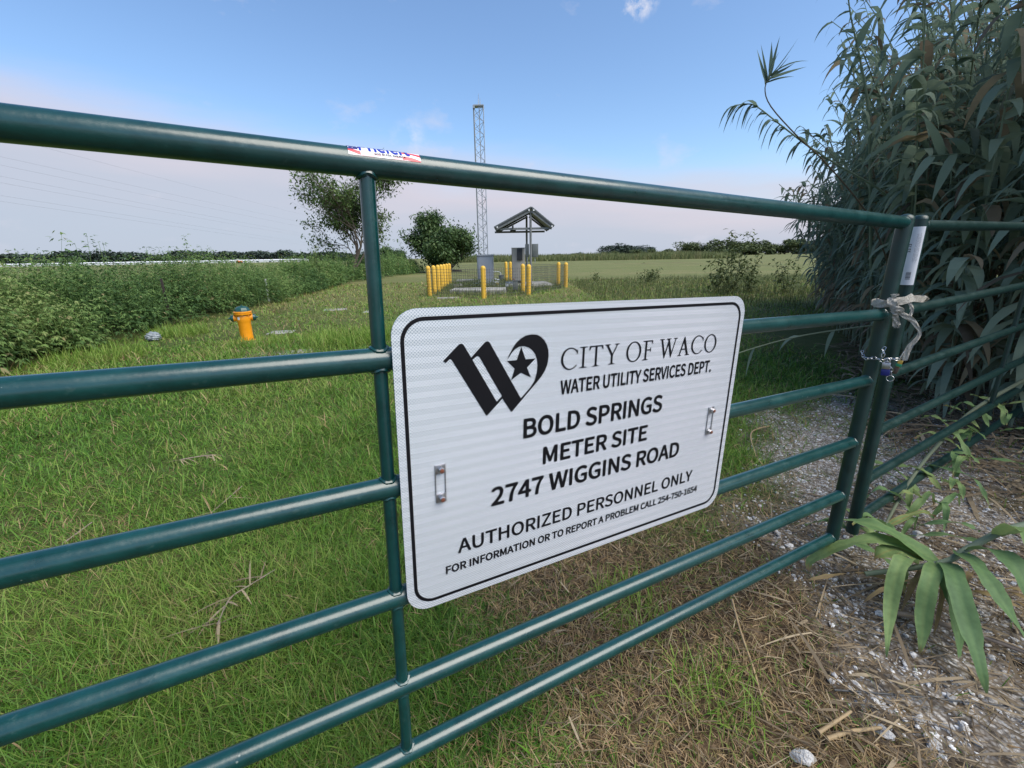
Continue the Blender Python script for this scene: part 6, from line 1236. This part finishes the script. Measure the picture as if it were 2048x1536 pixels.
# big fallen reed lying out over the gravel, its broad leaves spread
fr = empty('fallen_reed', (1.58, 1.40, .17), 'fallen giant reed with long broad drooping green leaves spread over gravel at the gate foot', 'reed')
fo = Vector((1.58, 1.40, .17))
b_ = Bag(); b_.tube([list(p_ - fo) for p_ in spline([(1.375, 1.45, .10), (1.599, 1.395, .19), (1.739, 1.439, .22), (1.941, 1.46, .30), (2.35, 1.5, .30), (2.9, 1.6, .12)], 26)], np.linspace(.009, .016, 27), .66, 8); b_.build('stem', M_REED, fr, True)
def broad(pts, w, tv):
    P = spline(pts, 16); b2 = Bag(); rows = []
    for i, p_ in enumerate(P):
        f = i / 16; d = (P[min(i + 1, 16)] - P[max(i - 1, 0)]).normalized()
        s = d.cross(Vector((0, 0, 1)))
        if s.length < .15: s = d.cross(Vector((-.66, -.75, .0)))
        s.normalize(); up = s.cross(d).normalized()
        ww = w * .84 * (min(1, .5 + f * 3.4) if f < .15 else (1 - .12 * (f - .15) / .5 if f < .65 else max(.02, .88 * (1 - ((f - .65) / .35) ** 1.15)))) * .5 * (1 + .05 * math.sin(i * 1.7 + w * 300))
        wv = .006 * math.sin(i * 0.9 + w * 90) + .002 * math.sin(i * 2.9 + w * 50)
        rows.append([p_ - fo + s * ww * q + up * (ww * .18 * abs(q) - wv * q) for q in (-1, -.66, -.33, 0, .33, .66, 1)])
    V = np.array([[list(q) for q in r_] for r_ in rows]).reshape(-1, 3); F = np.array([(i * 7 + k, i * 7 + k + 1, (i + 1) * 7 + k + 1, (i + 1) * 7 + k) for i in range(16) for k in range(6)])
    b2.add(V, F, len(V), np.array([tv])); vt = np.array([min(1, tv * .8 + (.55 * max(0, (i / 16 - .80) / .2) if (w * 1000) % 3 < 2 else 0) + (.12 if k in (0, 6) else (.10 if k == 3 else (-.07 if k in (2, 5) else 0)))) for i in range(17) for k in range(7)]); b2.t = [vt]; b2.build('leaf', M_BROAD, fr, True)
M_BROAD = leaf_mat('broad_reed_leaves', [(0, (.085, .16, .075)), (.4, (.14, .24, .095)), (.75, (.23, .32, .12)), (.88, (.33, .30, .11)), (1, (.30, .21, .12))], .32, .6, .25)
t = M_BROAD.node_tree
tcb = N(t, 'ShaderNodeTexCoord'); nb_ = N(t, 'ShaderNodeTexNoise', i_Scale=60.0, i_Detail=4.0); t.links.new(tcb.outputs['Object'], nb_.inputs['Vector'])
pr = [n_ for n_ in t.nodes if n_.type == 'BSDF_PRINCIPLED'][0]; src = pr.inputs['Base Color'].links[0].from_socket
t.links.new(mix_n(t, .5, src, ramp_n(t, nb_.outputs[0], [(.3, (.65, .65, .6)), (.7, (1.2, 1.2, 1.15))]), 'MULTIPLY'), pr.inputs['Base Color'])
broad([(1.60, 1.40, .18), (1.50, 1.50, .24), (1.43, 1.57, .25), (1.375, 1.64, .22)], .10, .55)
broad([(1.585, 1.41, .18), (1.50, 1.49, .21), (1.40, 1.50, .22), (1.30, 1.52, .17), (1.225, 1.545, .09), (1.215, 1.53, .05)], .078, .8)
broad([(1.56, 1.42, .18), (1.50, 1.46, .20), (1.44, 1.46, .19), (1.40, 1.455, .16)], .085, .9)
broad([(1.53, 1.425, .17), (1.43, 1.365, .24), (1.37, 1.325, .235), (1.325, 1.28, .17), (1.275, 1.215, .09), (1.23, 1.15, .02)], .062, .75)
broad([(1.585, 1.40, .185), (1.50, 1.325, .225), (1.44, 1.275, .205), (1.40, 1.23, .13), (1.375, 1.19, .06), (1.355, 1.165, .015)], .066, .6)
broad([(1.62, 1.395, .19), (1.54, 1.30, .23), (1.49, 1.22, .21), (1.455, 1.13, .14), (1.44, 1.07, .08), (1.428, 1.02, .02)], .078, .25)
broad([(1.60, 1.40, .185), (1.53, 1.29, .20), (1.485, 1.20, .13), (1.455, 1.13, .03)], .05, .3)
broad([(1.60, 1.39, .18), (1.52, 1.27, .16), (1.50, 1.20, .09), (1.46, 1.14, .02)], .05, .35)
broad([(1.69, 1.43, .21), (1.63, 1.32, .25), (1.60, 1.23, .235), (1.605, 1.15, .17), (1.63, 1.08, .09)], .068, .35)
broad([(1.731, 1.43, .22), (1.72, 1.33, .285), (1.70, 1.24, .26), (1.70, 1.16, .16)], .085, .3)
broad([(1.85, 1.45, .26), (1.80, 1.36, .36), (1.79, 1.28, .37), (1.84, 1.18, .30)], .08, .7)
broad([(1.95, 1.46, .30), (1.88, 1.38, .30), (1.85, 1.27, .22), (1.88, 1.14, .06)], .07, .6)
for i in range(12):
    a = rng.uniform(2.6, 6.6); l = rng.uniform(.18, .42); p0 = Vector((1.62 + rng.uniform(-.1, .25), 1.40 + rng.uniform(-.1, .1), rng.uniform(.06, .16)))
    d = Vector((math.cos(a), math.sin(a), .1))
    broad([p0, p0 + d * l * .4 + Vector((0, 0, .02)), p0 + d * l * .75 - Vector((0, 0, .03)), Vector((p0.x + d.x * l, p0.y + d.y * l, .02))], rng.uniform(.012, .028), 1.25)
# second, smaller broken reed with yellowing leaves lying along the short gate leaf
fo = Vector((2.2, 2.2, .2))
fr = empty('fallen_reed', fo, 'smaller broken reed with yellowing leaves tangled along the foot of the short gate leaf', 'reed')
b_ = Bag(); b_.tube([list(p_ - fo) for p_ in spline([(1.66, 1.72, .10), (1.95, 1.95, .2), (2.3, 2.2, .28), (2.8, 2.5, .4), (3.6, 2.9, .5)], 24)], np.linspace(.006, .012, 25), .72, 7); b_.build('stem', M_REED, fr, True)
for i in range(46):
    f = (i / 46) ** 1.4; p0 = Vector((1.60 + 1.5 * f + rng.normal(0, .05), 1.66 + .95 * f + rng.normal(0, .05), .07 + .32 * f)); a = rng.uniform(0, 6.28); l = rng.uniform(.16, .34)
    d = Vector((math.cos(a), math.sin(a), rng.uniform(.2, .8))).normalized()
    broad([p0, p0 + d * l * .4, p0 + d * l * .75 - Vector((0, 0, .03)), p0 + d * l - Vector((0, 0, rng.uniform(.06, .16)))], rng.uniform(.022, .04), rng.uniform(.4, 1))
